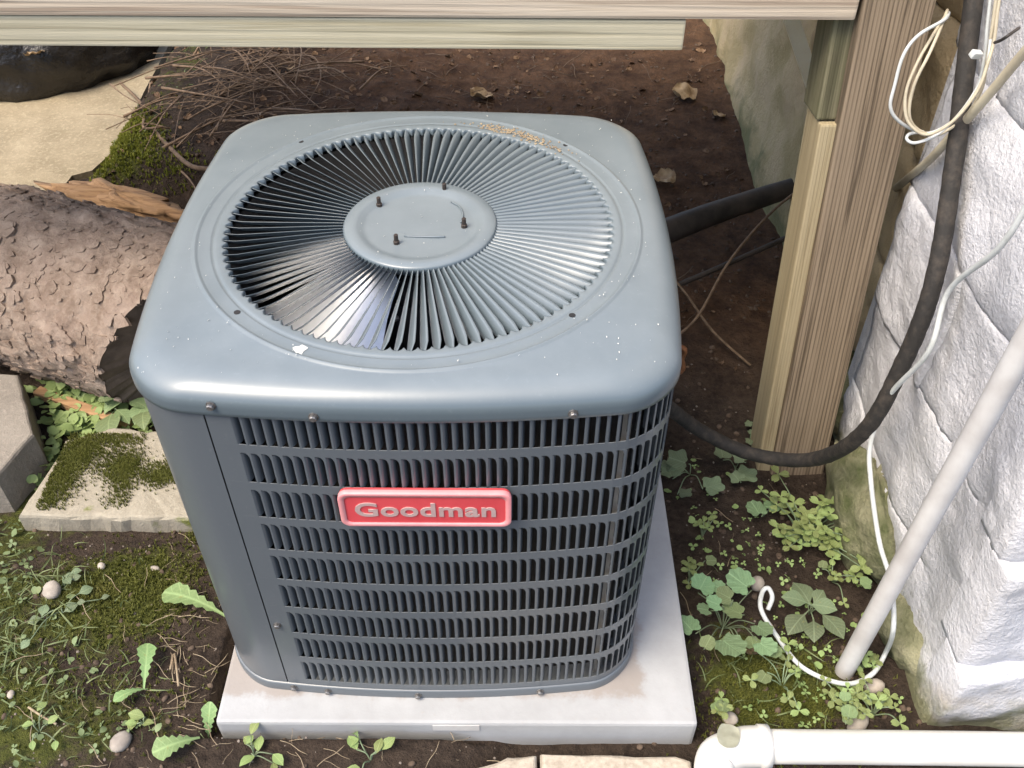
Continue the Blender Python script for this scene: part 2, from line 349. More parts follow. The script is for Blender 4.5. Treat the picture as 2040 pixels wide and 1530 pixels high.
# ---------------------------------------------------------------- ground
def hgt(x, y):
    x = np.asarray(x, float); y = np.asarray(y, float)
    z = .020*fbm(x*5, y*5, 3, 4)+.010*fbm(x*26, y*26, 9, 3)
    z = z+.046*(1-sst(.00, .15, x))*(1-sst(-.15, .1, y))*sst(-2.5, -1, y)              # soil piled against the pad front
    m = sst(-1.13, -1.0, x+.06*fbm(x*6, y*6, 21))*(1-sst(-.3, .1, x))*sst(1.12, 1.3, y+.08*fbm(x*5, y*5, 31))*(1-sst(2.6, 3.2, y))
    z = z+.085*m+.03*m*fbm(x*14, y*14, 41)
    z = z+.05*sst(1.0, 2.2, y)*sst(-.3, .3, x)*(1-sst(3, 4, y))
    z = np.where((abs(x-.04) < .40) & (y > -.40) & (y < .42), np.minimum(z, .012), z)
    z = np.where(((x < -1.06-.05*m) & (y > 1.33)) | ((x < -1.15) & (y > .90)), np.minimum(z, -.012), z)
    return z
def H(x, y): return float(hgt(x, y))
def axis(lo, hi, n, far): 
    a = np.linspace(lo, hi, n); e = (np.geomspace(.02, far, 26)); return np.concatenate([(lo-e)[::-1], a, hi+e])
gx = axis(-1.7, 1.2, 420, 120); gy = axis(-.75, 2.6, 430, 120)
GX, GY = np.meshgrid(gx, gy); fade = 1.0
GZ = hgt(GX, GY)
nx, ny = len(gx), len(gy)
idx = np.arange(nx*ny).reshape(ny, nx)
quads = np.stack([idx[:-1, :-1], idx[:-1, 1:], idx[1:, 1:], idx[1:, :-1]], -1).reshape(-1, 4)
me = bpy.data.meshes.new('ground'); me.vertices.add(nx*ny); me.vertices.foreach_set('co', np.stack([GX, GY, GZ], -1).astype(np.float32).ravel())
me.loops.add(quads.size); me.loops.foreach_set('vertex_index', quads.ravel().astype(np.int32))
me.polygons.add(len(quads)); me.polygons.foreach_set('loop_start', np.arange(0, quads.size, 4).astype(np.int32)); me.polygons.foreach_set('loop_total', np.full(len(quads), 4, np.int32))
me.update(calc_edges=True); me.polygons.foreach_set('use_smooth', np.ones(len(quads), bool))
def bl(cx, cy, rx, ry): return np.exp(-(((GX-cx)/rx)**2+((GY-cy)/ry)**2))
mossm = np.clip(.9*bl(-.55, -.13, .12, .11)+.45*bl(-.78, -.25, .2, .25)+.7*bl(-.45, .05, .06, .05)+.9*bl(.60, -.29, .13, .09)+.8*bl(-1.0, 1.35, .1, .16)+.5*bl(-.85, .15, .15, .3)+.45*bl(-.98, 1.9, .12, .5)+.5*bl(-.6, -.4, .3, .1)+.35*bl(.5, -.15, .1, .2), 0, 1)
redm = sst(.35, .8, GY)*sst(-.9, -.3, GX)
col = np.stack([mossm, redm, 0*mossm, 0*mossm+1], -1).astype(np.float32)
at = me.color_attributes.new('mask', 'FLOAT_COLOR', 'POINT'); at.data.foreach_set('color', col.ravel())
tag(link('ground', me, MT['soil']), kind='structure')

# driveway
dp = [(-60, .93), (-1.19, .95), (-1.17, 1.33), (-1.12, 1.36), (-1.085, 1.50), (-1.11, 1.86), (-1.125, 2.24), (-1.14, 3.0), (-1.2, 60), (-60, 60)]
n = len(dp); V = [(x, y, .014) for x, y in dp]+[(x, y, -.08) for x, y in dp]
obj('driveway', (V, [tuple(range(n))]+[(i, i+n, (i+1) % n+n, (i+1) % n) for i in range(n)]), MT['drive']); bpy.data.objects['driveway']['kind'] = 'structure'

# ---------------------------------------------------------------- house wall of rock faced stone
wall = thing('house_wall', 'white painted rock faced stone house wall at the right, bare stone behind the post', 'wall', (.82, -.36, 0))
wl = Vector(wall.location)
def rockface(w, h, d, seed, pil=.010, amp=1.0, off=(0, 0), nu=34, nv=22):
    """block, local X across the face, Z up, face looking along -Y, centred on the face; off = where the block sits on the wall"""
    F = []; U, Vv = np.meshgrid(np.linspace(-1, 1, nu+1), np.linspace(-1, 1, nv+1))
    x = U*w/2; z = Vv*h/2; X = x+off[0]; Z = z+off[1]
    e = (1-abs(U)**14)*(1-abs(Vv)**9)
    lump = .046*fbm(X*3.7+3, Z*4.2+7, 301, 2)+.030*fbm(X*9, Z*10, 311, 2)+.016*np.abs(fbm(X*15+Z*3, Z*15, 321, 3))+.006*fbm(X*38, Z*38, 331, 3)
    y = -(pil*e+amp*lump+.010*(vnoise(seed*7.7, seed*1.3, 5)-.5)*e)
    V = np.stack([x+.010*fbm(Z*9, X*1.5, 341, 2), y, z+.014*fbm(X*7, Z*1.5, 351, 2)], -1).reshape(-1, 3).tolist()
    g = lambda i, j: j*(nu+1)+i
    for j in range(nv):
        for i in range(nu): F.append((g(i, j), g(i+1, j), g(i+1, j+1), g(i, j+1)))
    ring = [g(i, 0) for i in range(nu)]+[g(nu, j) for j in range(nv)]+[g(nu-i, nv) for i in range(nu)]+[g(0, nv-j) for j in range(nv)]
    b0 = len(V)
    for k in ring: V.append((V[k][0], d, V[k][2]))
    m = len(ring)
    for k in range(m): F.append((ring[k], b0+k, b0+(k+1) % m, ring[(k+1) % m]))
    return V, F
courses = [(-.06, .165), (.175, .385), (.395, .615), (.625, .845), (.855, 1.08), (1.09, 1.33), (1.34, 1.6), (1.61, 1.9), (1.91, 2.2)]
BAT = .13
side_len = [(.36, .27), (.62, .31), (.34, .33, ), (.58, .24), (.40, .36), (.6, .3), (.43, .36), (.6, .3), (.43, .36)]
sidn = 0
for ci, (z0, z1) in enumerate(courses):
    z0 -= .007; z1 += .006
    zc = (z0+z1)/2; yc = -.36+BAT*max(zc, 0)
    # corner stone: a block with two rock faces
    L1 = side_len[ci][0]; Lf = .30 if ci % 2 else .42
    a = xf(rockface(L1, z1-z0, .06, 100+ci, .0055, 1.0, (-(yc+L1/2), zc)), (.82, yc+L1/2, zc), (0, 0, -math.pi/2))
    b = xf(rockface(Lf, z1-z0, .06, 140+ci, .008, 1.0, (50+Lf/2, zc)), (.82+Lf/2-.004, yc, zc))
    o = obj('stone', ([Vector(p)-wl for p in join(a, b)[0]], join(a, b)[1]), MT['wall_white'], wall, True)
    y = yc+L1-.003; k = 0
    while y < .78:
        L = side_len[ci][1] if k == 0 else rng.uniform(.3, .5)
        if k == 0: L = max(.16, .30+.05*(ci % 2)+(.06 if ci > 3 else 0)-y) if y < .2 else L
        bare = y+L/2 > .31; sidn += 1
        xx = .82+(.045 if bare else 0)+rng.uniform(-.008, .008)
        if y > .9: xx += .015
        m = MT['wall_grey'] if y > .75 else (MT['wall_bare'] if bare else MT['wall_white'])
        st = xf(rockface(L, z1-z0, .07, 200+sidn, .0055 if not bare else .016, 1.0 if not bare else 1.4, (-(y+L/2), zc)), (xx, y+L/2, zc), (0, 0, -math.pi/2))
        obj('stone', ([Vector(p)-wl for p in st[0]], st[1]), m, wall, True)
        y += L-.003; k += 1
    x = .82+Lf-.003; k = 0
    while x < 1.9:
        L = rng.uniform(.28, .45)
        st = xf(rockface(L, z1-z0, .06, 400+ci*9+k, .008, 1.0, (50+x-.82+L/2, zc)), (x+L/2, yc, zc)); obj('stone', ([Vector(p)-wl for p in st[0]], st[1]), MT['wall_white'], wall, True)
        x += L-.003; k += 1
# mortar core behind the stones (slanted with the batter)
V = []; t = .004
for z in (-.1, 2.25):
    yb = -.36+BAT*z+t
    V += [(.82+t, yb, z), (2.2, yb, z), (2.2, 3.2, z), (.93, 3.2, z), (.885, .345, z), (.82+t, .335, z)]
F = [(i, (i+1) % 6, (i+1) % 6+6, i+6) for i in range(6)]+[(6, 7, 8, 9, 10, 11)]
obj('mortar', ([Vector(p)-wl for p in V], F), MT['wall_white'], wall)
# lumpy grey render on the wall further back
V = []; F = []; nu, nv = 70, 60
for j in range(nv+1):
    for i in range(nu+1):
        y = .72+(3.1-.72)*i/nu; z = -.06+2.2*j/nv
        V.append((.868-.06*float(fbm(y*3.1+4, z*3.1, 91, 3))-.03*float(fbm(y*13, z*13, 95, 3))-.03*math.exp(-z*5), y, z))
for j in range(nv):
    for i in range(nu): a = j*(nu+1)+i; F.append((a+1, a, a+nu+1, a+nu+2))
obj('render_coat', ([Vector(p)-wl for p in V], F), MT['wall_grey'], wall, True)
# mossy foot stones
for px, s, sd_, lab in (((.80, .05, .055), (.055, .15, .115), 3, 0), ((.845, .40, .06), (.07, .14, .10), 5, 0), ((.83, -.19, .03), (.05, .10, .06), 8, 0)):
    obj('foot_stone', xf(blob(1, *s, sd_, 30, 20, .34, 2.4), tuple(Vector(px)-wl)), MT['stone_moss'], wall, True)

# ---------------------------------------------------------------- deck
deck = thing('wooden_deck', 'raised pine deck edge with two stacked boards carried by a brown post', 'deck', (-.2, .3, 0))
dl = Vector(deck.location)
def board(name, L, w, h, m, loc, rot=(0, 0, 0), b=.004):   # length along local X
    v, f = box(-L/2, L/2, -w/2, w/2, -h/2, h/2, b)
    return obj(name, (v, f), m, deck, loc=tuple(Vector(loc)-dl), rot=rot)
BY = .30
x0, x1 = -1.29, .640
board('rim_beam', x1-x0, .038, .235, MT['wood_rim'], ((x0+x1)/2, BY+.019, .908+.1175), (0, .0015, 0))
board('lower_board', .388-x0, .038, .047, MT['wood_low'], ((x0+.388)/2, BY+.0225, .8600+.0235), (0, .003, 0), .003)
# upright pieces lean slightly backwards, as a whole
LEAN = Vector((-.018, .100, .841)).normalized()
def upright(name, base, z1, w, d, m):          # base = front left foot; local X runs up the piece (grain direction)
    up_ = LEAN; side = Vector((1, 0, 0)); side = (side-up_*side.dot(up_)).normalized(); back = up_.cross(side).normalized()
    L = (z1-base.z)/up_.z
    v, f = box(0, L, 0, d, -w, 0, .004)
    o = obj(name, (v, f), m, deck)
    mm = Matrix((up_, back, -side)).transposed().to_4x4(); mm.translation = base-dl; o.matrix_local = mm
    return o
def at_lean(x, y, z, zr): return Vector((x, y, z))+LEAN*((zr-z)/LEAN.z)
upright('post', at_lean(.663, .200, .095, -.06), 1.95, .108, .105, MT['wood_post'])
upright('jack_stud', at_lean(.6275, .262, .516, -.04), .742, .032, .085, MT['wood_stud'])
upright('spacer_block', at_lean(.6175, .300, .747, .744), .9065, .041, .085, MT['wood_block'])
for k in range(9):
    board('plank', 1.98, .138, .034, MT['wood_low'], (-.31, BY+.045+k*.146, 1.163))
for xj in (-1.2, -.6, -.1, .4): board('joist', 1.22, .038, .18, MT['wood_low'], (xj, BY+.66, 1.053), (0, 0, math.pi/2))
board('back_beam', 1.93, .038, .235, MT['wood_rim'], (-.325, BY+1.29, 1.027))
board('back_post', 1.05, .09, .09, MT['wood_post'], (-1.27, BY+.66, .50), (0, math.pi/2, 0)); board('back_post', 1.05, .09, .09, MT['wood_post'], (-1.24, BY+.09, .50), (0, math.pi/2, 0))
# pale batten added to stand in for the sunlit gap behind the post
bt = obj('sunlit_gap_strip', box(-.24, .24, -.012, .012, -.016, .016, .002), MT['sunlit_gap_cream'], loc=(.785, .9, .545), rot=(0, rad(62), 0))
tag(bt, 'narrow cream batten standing in for a sunlit gap behind the deck post', 'sliver')

# ---------------------------------------------------------------- condenser pad
pad = thing('equipment_pad', 'light grey plastic equipment pad under the air conditioner', 'pad', (.043, .01, 0))
V, F = box(-.338-.043, .424-.043, -.3908-.01, .41-.01, -.012, .07, .006)
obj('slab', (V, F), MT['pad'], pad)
obj('sticker', box(.005-.043, .079-.043, -.3925-.01, -.3912-.01, .050, .066), MT['conduit'], pad)

# ---------------------------------------------------------------- air conditioner
ZB = .07                                     # top of pad
def foot(Wd, r, b, n=10, m=24):
    h = Wd/2; base = []; sg = [(1, -1), (1, 1), (-1, 1), (-1, -1)]
    for q_ in range(4):
        a0 = -math.pi/2+q_*math.pi/2; sx, sy = sg[q_]
        for k in range(n+1):
            a = a0+k*math.pi/2/n; base.append((sx*(h-r)+r*math.cos(a), sy*(h-r)+r*math.sin(a)))
        a_ = np.array(base[-1]); s2 = sg[(q_+1) % 4]; a1 = a0+math.pi/2
        bb = np.array((s2[0]*(h-r)+r*math.cos(a1), s2[1]*(h-r)+r*math.sin(a1)))
        for k in range(1, m): base.append(tuple(a_+(bb-a_)*k/m))
    base = np.array(base); x, y = base.T/h
    X = base[:, 0]+np.sign(x)*b*(1-y*y)*np.clip((abs(x)-.5)/.5, 0, 1); Y = base[:, 1]+np.sign(y)*b*(1-x*x)*np.clip((abs(y)-.5)/.5, 0, 1)
    return np.stack([X, Y], -1)
WB, RB, BU = .64, .065, .0246
ac = thing('air_conditioner', 'large grey outdoor air conditioner with a louvered front and round top fan grille', 'air conditioner', (0, 0, ZB))
# --- lid
ZT = .675
Rg, Rh = .2686, .1066; NV = 100; NS = NV*6
th = np.arange(NS)/NS*2*np.pi
def polar(Wd, r, b):
    f = foot(Wd, r, b, 16, 40); a = np.arctan2(f[:, 1], f[:, 0]) % (2*np.pi); rr = np.hypot(f[:, 0], f[:, 1]); o_ = np.argsort(a); a = a[o_]; rr = rr[o_]
    return np.interp(th, np.r_[a-2*np.pi, a, a+2*np.pi], np.r_[rr, rr, rr])
ph = (th/(2*np.pi)*NV) % 1.0
scal = .0065*np.abs(np.sin(np.pi*ph))**.6
rings = [(Rg-.008+scal, ZT-.010), (Rg-.008+scal, ZT-.001), (Rg-.0055+scal, ZT), (0*th+Rg+.006, ZT), (0*th+Rg+.010, ZT), (0*th+Rg+.012, ZT-.0022), (0*th+Rg+.014, ZT), (0*th+Rg+.016, ZT), (0*th+.290, ZT), (0*th+.2985, ZT), (0*th+.3005, ZT+.0004), (0*th+.3025, ZT+.0022), (0*th+.3045, ZT+.0022), (0*th+.3065, ZT+.0004), (0*th+.3085, ZT)]
D = .004
o1 = polar(WB+2*D, RB+D, BU)
for k in range(9):                       # rounded shoulder 36 mm wide, 27 mm high
    a = k/8*math.pi/2; ins = .034*(1-math.sin(a)); dz = .027*(1-math.cos(a))
    r_ = polar(WB+2*D-2*ins, max(RB+D-ins*.5, .03)+.02*(ins/.036), BU*(1-.15*ins/.036)); rings.append((np.maximum(r_, .3105), ZT-dz))
    if k == 0: rings.insert(-1, (np.maximum(r_-.012, .3095), ZT))
rings += [(o1, ZT-.034), (o1, ZT-.0395), (o1-.0012, ZT-.0405), (o1-.004, ZT-.0405)]
V = []; F = []
for r_, z in rings:
    for k in range(NS): V.append((r_[k]*math.cos(th[k]), r_[k]*math.sin(th[k]), z))
for i in range(len(rings)-1):
    for k in range(NS): F.append((i*NS+k, (i+1)*NS+k, (i+1)*NS+(k+1) % NS, i*NS+(k+1) % NS))
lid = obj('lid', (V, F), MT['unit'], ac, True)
# --- radial vanes of the fan grille
sp = 2*math.pi/NV
V = []; F = []; nr, nc = 9, 4; TH = .0009
for side in (0, 1):
    for i in range(nr+1):
        r = Rh-.003+(Rg-.0015-Rh+.003)*i/nr; w = sp*r*.74; tp = 1.0 if i < nr else .35
        tp *= (1 if i < nr-1 else .92)
        for j in range(nc+1):
            s = j/nc; tx = -.05*sp*r+w*(s-.5)*tp+.13*w*math.sin(math.pi*s)*-1
            z = -.0015-(1-s)*(.0115+.002*i/nr)*tp
            V.append((r, tx, ZT+z-side*TH))
g = lambda sd_, i, j: sd_*(nr+1)*(nc+1)+i*(nc+1)+j
for i in range(nr):
    for j in range(nc):
        F.append((g(0, i, j), g(0, i+1, j), g(0, i+1, j+1), g(0, i, j+1))); F.append((g(1, i, j+1), g(1, i+1, j+1), g(1, i+1, j), g(1, i, j)))
    F.append((g(0, i, nc), g(0, i+1, nc), g(1, i+1, nc), g(1, i, nc))); F.append((g(0, i+1, 0), g(0, i, 0), g(1, i, 0), g(1, i+1, 0)))
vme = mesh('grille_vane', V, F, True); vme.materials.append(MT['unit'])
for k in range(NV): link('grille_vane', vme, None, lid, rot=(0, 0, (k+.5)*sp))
# --- hub plate
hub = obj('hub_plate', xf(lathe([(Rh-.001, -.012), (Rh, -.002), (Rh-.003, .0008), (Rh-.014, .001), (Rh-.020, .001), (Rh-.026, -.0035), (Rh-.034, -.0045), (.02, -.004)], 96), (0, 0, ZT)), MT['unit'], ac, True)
bolt = join(lathe([(.0042, -.006), (.0042, .0005), (.0030, .0012), (.0030, .010), (.0024, .0108)], 10))
bme = mesh('bolt', *bolt, False); bme.materials.append(MT['bolt'])
for bx_, by_ in ((-.062, .048), (.029, .085), (.061, -.004), (-.029, -.044)): link('bolt', bme, None, hub, loc=(bx_, by_, ZT-.0005))
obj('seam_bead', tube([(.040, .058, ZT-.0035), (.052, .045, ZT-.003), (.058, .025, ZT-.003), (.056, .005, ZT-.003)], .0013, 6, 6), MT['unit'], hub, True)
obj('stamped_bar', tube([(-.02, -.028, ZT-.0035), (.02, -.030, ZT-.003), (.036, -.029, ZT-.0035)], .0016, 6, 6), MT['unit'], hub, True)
clodp = [blob(1, 1, .9, .6, k+30, 6, 4, .3) for k in range(3)]
# --- screw holes and flecks on the lid
for k, (hx, hy) in enumerate(((-.211, -.198), (.202, -.201), (-.202, .222), (.21, .215))):
    obj('screw_hole', xf(lathe([(.0042, -.003), (.0042, .0006)], 12), (hx, hy, ZT)), MT['dark'], lid)
V = []; F = []
for k in range(210):
    while 1:
        x, y = rng.uniform(-.31, .31), rng.uniform(-.31, .31); rr_ = math.hypot(x, y)
        if (rr_ > .285 or rr_ < .1) : break
    s = rng.choice((.0004, .0005, .0007, .0009, .0011)); a = rng.gauss(math.pi/2, .35); L = s*rng.uniform(1, 2.2); n0 = len(V); z = ZT+(.0040 if .29 < rr_ < .315 else .0012)+(-.0045 if rr_ < .08 else 0)
    for u, v in ((-1, 0), (0, -.6), (1, 0), (0, .6)): V.append((x+u*L*math.cos(a)-v*s*math.sin(a), y+u*L*math.sin(a)+v*s*math.cos(a), z+(.0008 if v < 0 else 0)))
    F.append((n0, n0+1, n0+2, n0+3))
V += [(p[0]-.122, p[1]-.267, ZT+.0006+.0004*math.sin(i*2.1)) for i, p in enumerate([(.008*math.cos(a)*(1+.3*math.sin(3*a)), .0075*math.sin(a)*(1+.25*math.cos(5*a))) for a in np.linspace(0, 6.0, 14)])]
F.append(tuple(range(len(V)-14, len(V))))
tag(obj('paint_flecks', (V, F), MT['fleck'], lid), kind='stuff')
dd_ = []
for _ in range(240):
    a = rad(rng.gauss(60, 9)); r_ = rng.gauss(.283, .006); dd_.append(xf(clodp[rng.randrange(3)], (r_*math.cos(a), r_*math.sin(a), ZT+.0008), (0, 0, rng.uniform(0, 6)), (rng.uniform(.0008, .0026),)*2+(.0012,)))
tag(obj('dirt_crumbs', join(*dd_), MT['straw'], lid), kind='stuff')
# --- fan below the grille
fan = thing('fan', None, None); fan.parent = ac; fan.location = (0, 0, ZT-.095)
fan = obj('fan', lathe([(.05, -.05), (.055, 0), (.05, .012), (.01, .014)], 32), MT['dark'], ac, True, loc=(0, 0, ZT-.055)) if False else fan
obj('fan_hub', lathe([(.055, -.06), (.06, 0), (.055, .012), (.01, .014)], 32), MT['dark'], fan, True)
def blade(a0, a1, pitch):
    V = []; F = []; nr_, na = 8, 10
    for i in range(nr_+1):
        r = .06+(.258-.06)*i/nr_
        for j in range(na+1):
            t = j/na; sweep = .10*(i/nr_); a = a0+(a1-a0)*t*(.75+.25*i/nr_)+sweep
            V.append((r*math.cos(a), r*math.sin(a), pitch*(t-.5)*(.5+.5*i/nr_)+.010*math.sin(math.pi*t)-.48*(r-.06)+.05))
    for i in range(nr_):
        for j in range(na): q_ = i*(na+1)+j; F.append((q_, q_+na+1, q_+na+2, q_+1))
    return V, F
for k in range(3):
    b = obj('blade', blade(rad(194), rad(257), -.070), MT['alu'], fan, True, rot=(0, 0, rad(120*k)))
    for rr_ in (.12, .2): obj('rivet', lathe([(.005, 0), (.0045, .003), (.002, .004)], 10), MT['screw'], b, loc=(rr_*math.cos(rad(256)), rr_*math.sin(rad(256)), .018))
obj('shroud', xf(lathe([(.262, -.16), (.262, -.012)], 64, False)), MT['dark'], ac, True, loc=(0, 0, ZT))
obj('interior', xf(lathe([(.30, 0), (.30, .02)], 24), (0, 0, .10)), MT['dark'], ac)
obj('motor', lathe([(.07, 0), (.075, .02), (.075, .14), (.05, .16)], 24), MT['dark'], ac, True, loc=(0, 0, ZT-.26))
# --- perimeter path
FP = foot(WB, RB, BU, 24, 60); FP = np.vstack([FP, FP[:1]])
i0 = int(np.argmin(np.hypot(FP[:-1, 0]+.0, FP[:-1, 1]-FP[:, 1].max()))); FP = np.vstack([FP[i0:-1], FP[:i0+1]])    # start at middle of the back, counter clockwise
SL = np.r_[0, np.cumsum(np.hypot(*np.diff(FP, axis=0).T))]
def P(s): return np.array([np.interp(s, SL, FP[:, 0]), np.interp(s, SL, FP[:, 1])])
def Tn(s):
    d = P(s+.002)-P(s-.002); return d/np.hypot(*d)
fr = (FP[:, 1] < -.2); sx = lambda x: float(np.interp(x, FP[fr][:, 0], SL[fr]))
S_seam, S_l0 = sx(-.23), sx(-.199)
PITCH, OW = .0130, .0106
NCOL = 36; NCOR = 8+34
rows = [(.584-.0687*k, .584-.0687*k+.054) for k in range(9)]
ZLO, ZHI = .018, ZT-.036
V = []; F = []
def pv(s, z, dep=0.0):
    p = P(s); t_ = Tn(s); nn = np.array([t_[1], -t_[0]]); V.append((p[0]-nn[0]*dep, p[1]-nn[1]*dep, z)); return len(V)-1
def pq(s0, s1, z0, z1): F.append((pv(s0, z0), pv(s1, z0), pv(s1, z1), pv(s0, z1)))
S_end = S_l0+(NCOL+NCOR)*PITCH
zb = [ZLO]+[v for r_ in sorted(rows) for v in r_]+[ZHI]
for i in range(0, len(zb), 2):
    ss = list(np.linspace(S_seam+.0012, S_l0, 5))+[S_l0+PITCH*(k+1) for k in range(NCOL+NCOR)]
    for a_, b_ in zip(ss[:-1], ss[1:]): pq(a_, b_, zb[i], zb[i+1])
for z0, z1 in rows:
    pq(S_seam+.0012, S_l0, z0, z1)
    for k in range(NCOL+NCOR):
        s0 = S_l0+k*PITCH; pq(s0+OW, s0+PITCH, z0, z1)
        c = .0058; cx, cz = s0+OW-c, z1-.012
        arc = [(cx+c*math.cos(a), cz+.012*math.sin(a)) for a in np.linspace(0, math.pi/2, 5)]
        F.append(tuple([pv(s0+OW, z1)]+[pv(s_, z_) for s_, z_ in arc[::-1]]))
pan = obj('louver_panel', (V, F), MT['unit_side'], ac)
md = pan.modifiers.new('thickness', 'SOLIDIFY'); md.thickness = .0012; md.offset = -1
# plain corner panel and sides
V = []; F = []
def strip(s0, s1, n_, z0, z1, dep=0.0):
    ids = [(pv(s, z0, dep), pv(s, z1, dep)) for s in np.linspace(s0, s1, n_)]
    for a_, b_ in zip(ids[:-1], ids[1:]): F.append((a_[0], b_[0], b_[1], a_[1]))
strip(.001, S_seam-.0008, 90, ZLO, ZHI)
obj('corner_panel', (V, F), MT['unit_side'], ac, True)
V = []; F = []; strip(S_end, SL[-1]-.001, 40, ZLO, ZHI); obj('rear_panel', (V, F), MT['unit_side'], ac, True)
# base pan
V = []; F = []; strip(.0005, SL[-1]-.0005, 160, 0, .0195, -.003); strip(.0005, SL[-1]-.0005, 160, .0195, .0196, .003)
n0 = len(V)
bp = foot(WB+.006, RB+.003, BU, 24, 40); prof = [(0, .0), (0, .017), (-.002, .0195), (-.008, .0200)]
V = []; F = []; nb = len(bp)
for d_, z in prof:
    for x, y in bp: L_ = math.hypot(x, y); V.append((x*(1+d_/L_), y*(1+d_/L_), z))
for i in range(len(prof)-1):
    for k in range(nb): F.append((i*nb+k, i*nb+(k+1) % nb, (i+1)*nb+(k+1) % nb, (i+1)*nb+k))
F.append(tuple(range((len(prof)-1)*nb, len(prof)*nb)))
obj('base_pan', (V, F), MT['unit_side'], ac, True)
# dark seam backing, coil and pale strip behind the louvers
V = []; F = []; strip(S_seam-.01, S_seam+.012, 6, ZLO, ZHI, .004); obj('seam_backing', (V, F), MT['dark'], ac)
V = []; F = []; strip(.002, SL[-1]-.002, 200, .02, ZT-.04, .034); obj('coil', (V, F), MT['coil'], ac, True)
S_c = sx(.262)
V = []; F = []; strip(S_c+.004, S_c+.020, 5, .02, ZT-.04, .016); obj('galvanised_strip', (V, F), MT['galv'], ac)
# --- louver fins
V2 = []; F2 = []; nseg = 5
LH = rows[0][1]-rows[0][0]
for side in (0, 1):
    for j in range(nseg+1):
        t_ = j/nseg; a = t_*math.pi/2*.92
        xs = .0060*math.sin(a); dep = .0150*(1-math.cos(a))+.0008*t_
        for zz in (-LH/2, LH/2-.0015-.004*t_): V2.append((xs-side*.0004, dep+side*.0007, zz))
gg = lambda s_, j, k: s_*(nseg+1)*2+j*2+k
for j in range(nseg):
    F2.append((gg(0, j, 0), gg(0, j+1, 0), gg(0, j+1, 1), gg(0, j, 1))); F2.append((gg(1, j, 1), gg(1, j+1, 1), gg(1, j+1, 0), gg(1, j, 0)))
F2.append((gg(0, nseg, 0), gg(1, nseg, 0), gg(1, nseg, 1), gg(0, nseg, 1)))
fme = mesh('louver', V2, F2, True); fme.materials.append(MT['unit_side'])
rest = []
for ri, (z0, z1) in enumerate(rows):
    for k in range(NCOL+NCOR):
        s0 = S_l0+k*PITCH-.0002; p = P(s0); t_ = Tn(s0+PITCH/2); a = math.atan2(t_[1], t_[0]); zc = (z0+z1)/2
        if k < NCOL and ri < 8: link('louver', fme, None, pan, loc=(p[0], p[1], zc), rot=(0, 0, a))
        else: rest.append(xf((V2, F2), (p[0], p[1], zc), (0, 0, a)))
tag(obj('louver_fins', join(*rest), MT['unit_side'], pan, True), kind='stuff')
# --- screws
sme = mesh('screw', *join(lathe([(.0062, 0), (.0062, .0012), (.0045, .0016), (.0045, .005), (.0035, .006)], 8)), False); sme.materials.append(MT['screw'])
for x, z in ((-.215, .652), (-.098, .6435), (.198, .6435), (-.22, .012), (-.165, .010), (-.02, .009), (.175, .010)):
    s_ = sx(x); p = P(s_); t_ = Tn(s_); nn = np.array([t_[1], -t_[0]]); q_ = p+nn*(.004 if z > .1 else .003)
    link('screw', sme, None, ac, loc=(q_[0], q_[1], z), rot=(math.pi/2, 0, math.atan2(t_[1], t_[0])))
for x, z in ((-.218, .19),):
    s_ = sx(x); p = P(s_); link('screw', sme, None, ac, loc=(p[0], p[1], z), rot=(math.pi/2, 0, 0))
# --- badge
bd = obj('badge', box(-.107, .107, -.003, .003, -.0315, .0315, .0), MT['badge'], ac, loc=(.0208, -.3515, .487))
def rrect(w, h, r, n_=6):
    pts = []
    for q_, (sx_, sy_) in enumerate(((1, -1), (1, 1), (-1, 1), (-1, -1))):
        for k in range(n_+1):
            a = -math.pi/2+q_*math.pi/2+k*math.pi/2/n_; pts.append((sx_*(w-r)+r*math.cos(a), sy_*(h-r)+r*math.sin(a)))
    return pts
def badge_shape(w, h, r, y0, y1):
    p_ = rrect(w, h, r); n_ = len(p_); V = [(x, y0, z) for x, z in p_]+[(x, y1, z) for x, z in p_]
    return V, [tuple(range(n_))]+[(i+n_, (i+1) % n_+n_, (i+1) % n_, i) for i in range(n_)]
bd.data = mesh('badge', *badge_shape(.1065, .031, .011, -.0035, .006)); bd.data.materials.append(MT['badge'])
o_, i_ = rrect(.1075, .032, .012), rrect(.100, .0255, .008); n_ = len(o_); V = []
for (p_, y_) in ((o_, .002), (o_, -.0045), ([(a*.99, b*.97) for a, b in o_], -.0052), (i_, -.0050), (i_, -.003)): V += [(x, y_, z) for x, z in p_]
F = [(k*n_+(i+1) % n_, k*n_+i, (k+1)*n_+i, (k+1)*n_+(i+1) % n_) for k in range(4) for i in range(n_)]
obj('badge_rim', (V, F), MT['badge_rim'], bd, True)
cu = bpy.data.curves.new('lettering', 'FONT'); cu.body = 'Goodman'; cu.size = .036; cu.extrude = .0007; cu.offset = .0009; cu.align_x = 'CENTER'; cu.align_y = 'CENTER'; cu.space_character = 1.06
tmp = bpy.data.objects.new('tmp', cu); C.objects.link(tmp); dg = bpy.context.evaluated_depsgraph_get(); lm = bpy.data.meshes.new_from_object(tmp.evaluated_get(dg)); bpy.data.objects.remove(tmp)
lm.name = 'lettering'; lm.materials.clear(); lm.materials.append(MT['letter'])
xs = [v.co.x for v in lm.vertices]; zs = [v.co.y for v in lm.vertices]; cxm = (min(xs)+max(xs))/2; czm = (min(zs)+max(zs))/2; wx = max(xs)-min(xs); hz = max(zs)-min(zs)
for v in lm.vertices: v.co = Vector(((v.co.x-cxm)*.176/wx, (v.co.y-czm)*.0265/hz, v.co.z))
link('lettering', lm, None, bd, loc=(0, -.0040, .0005), rot=(math.pi/2, 0, 0))

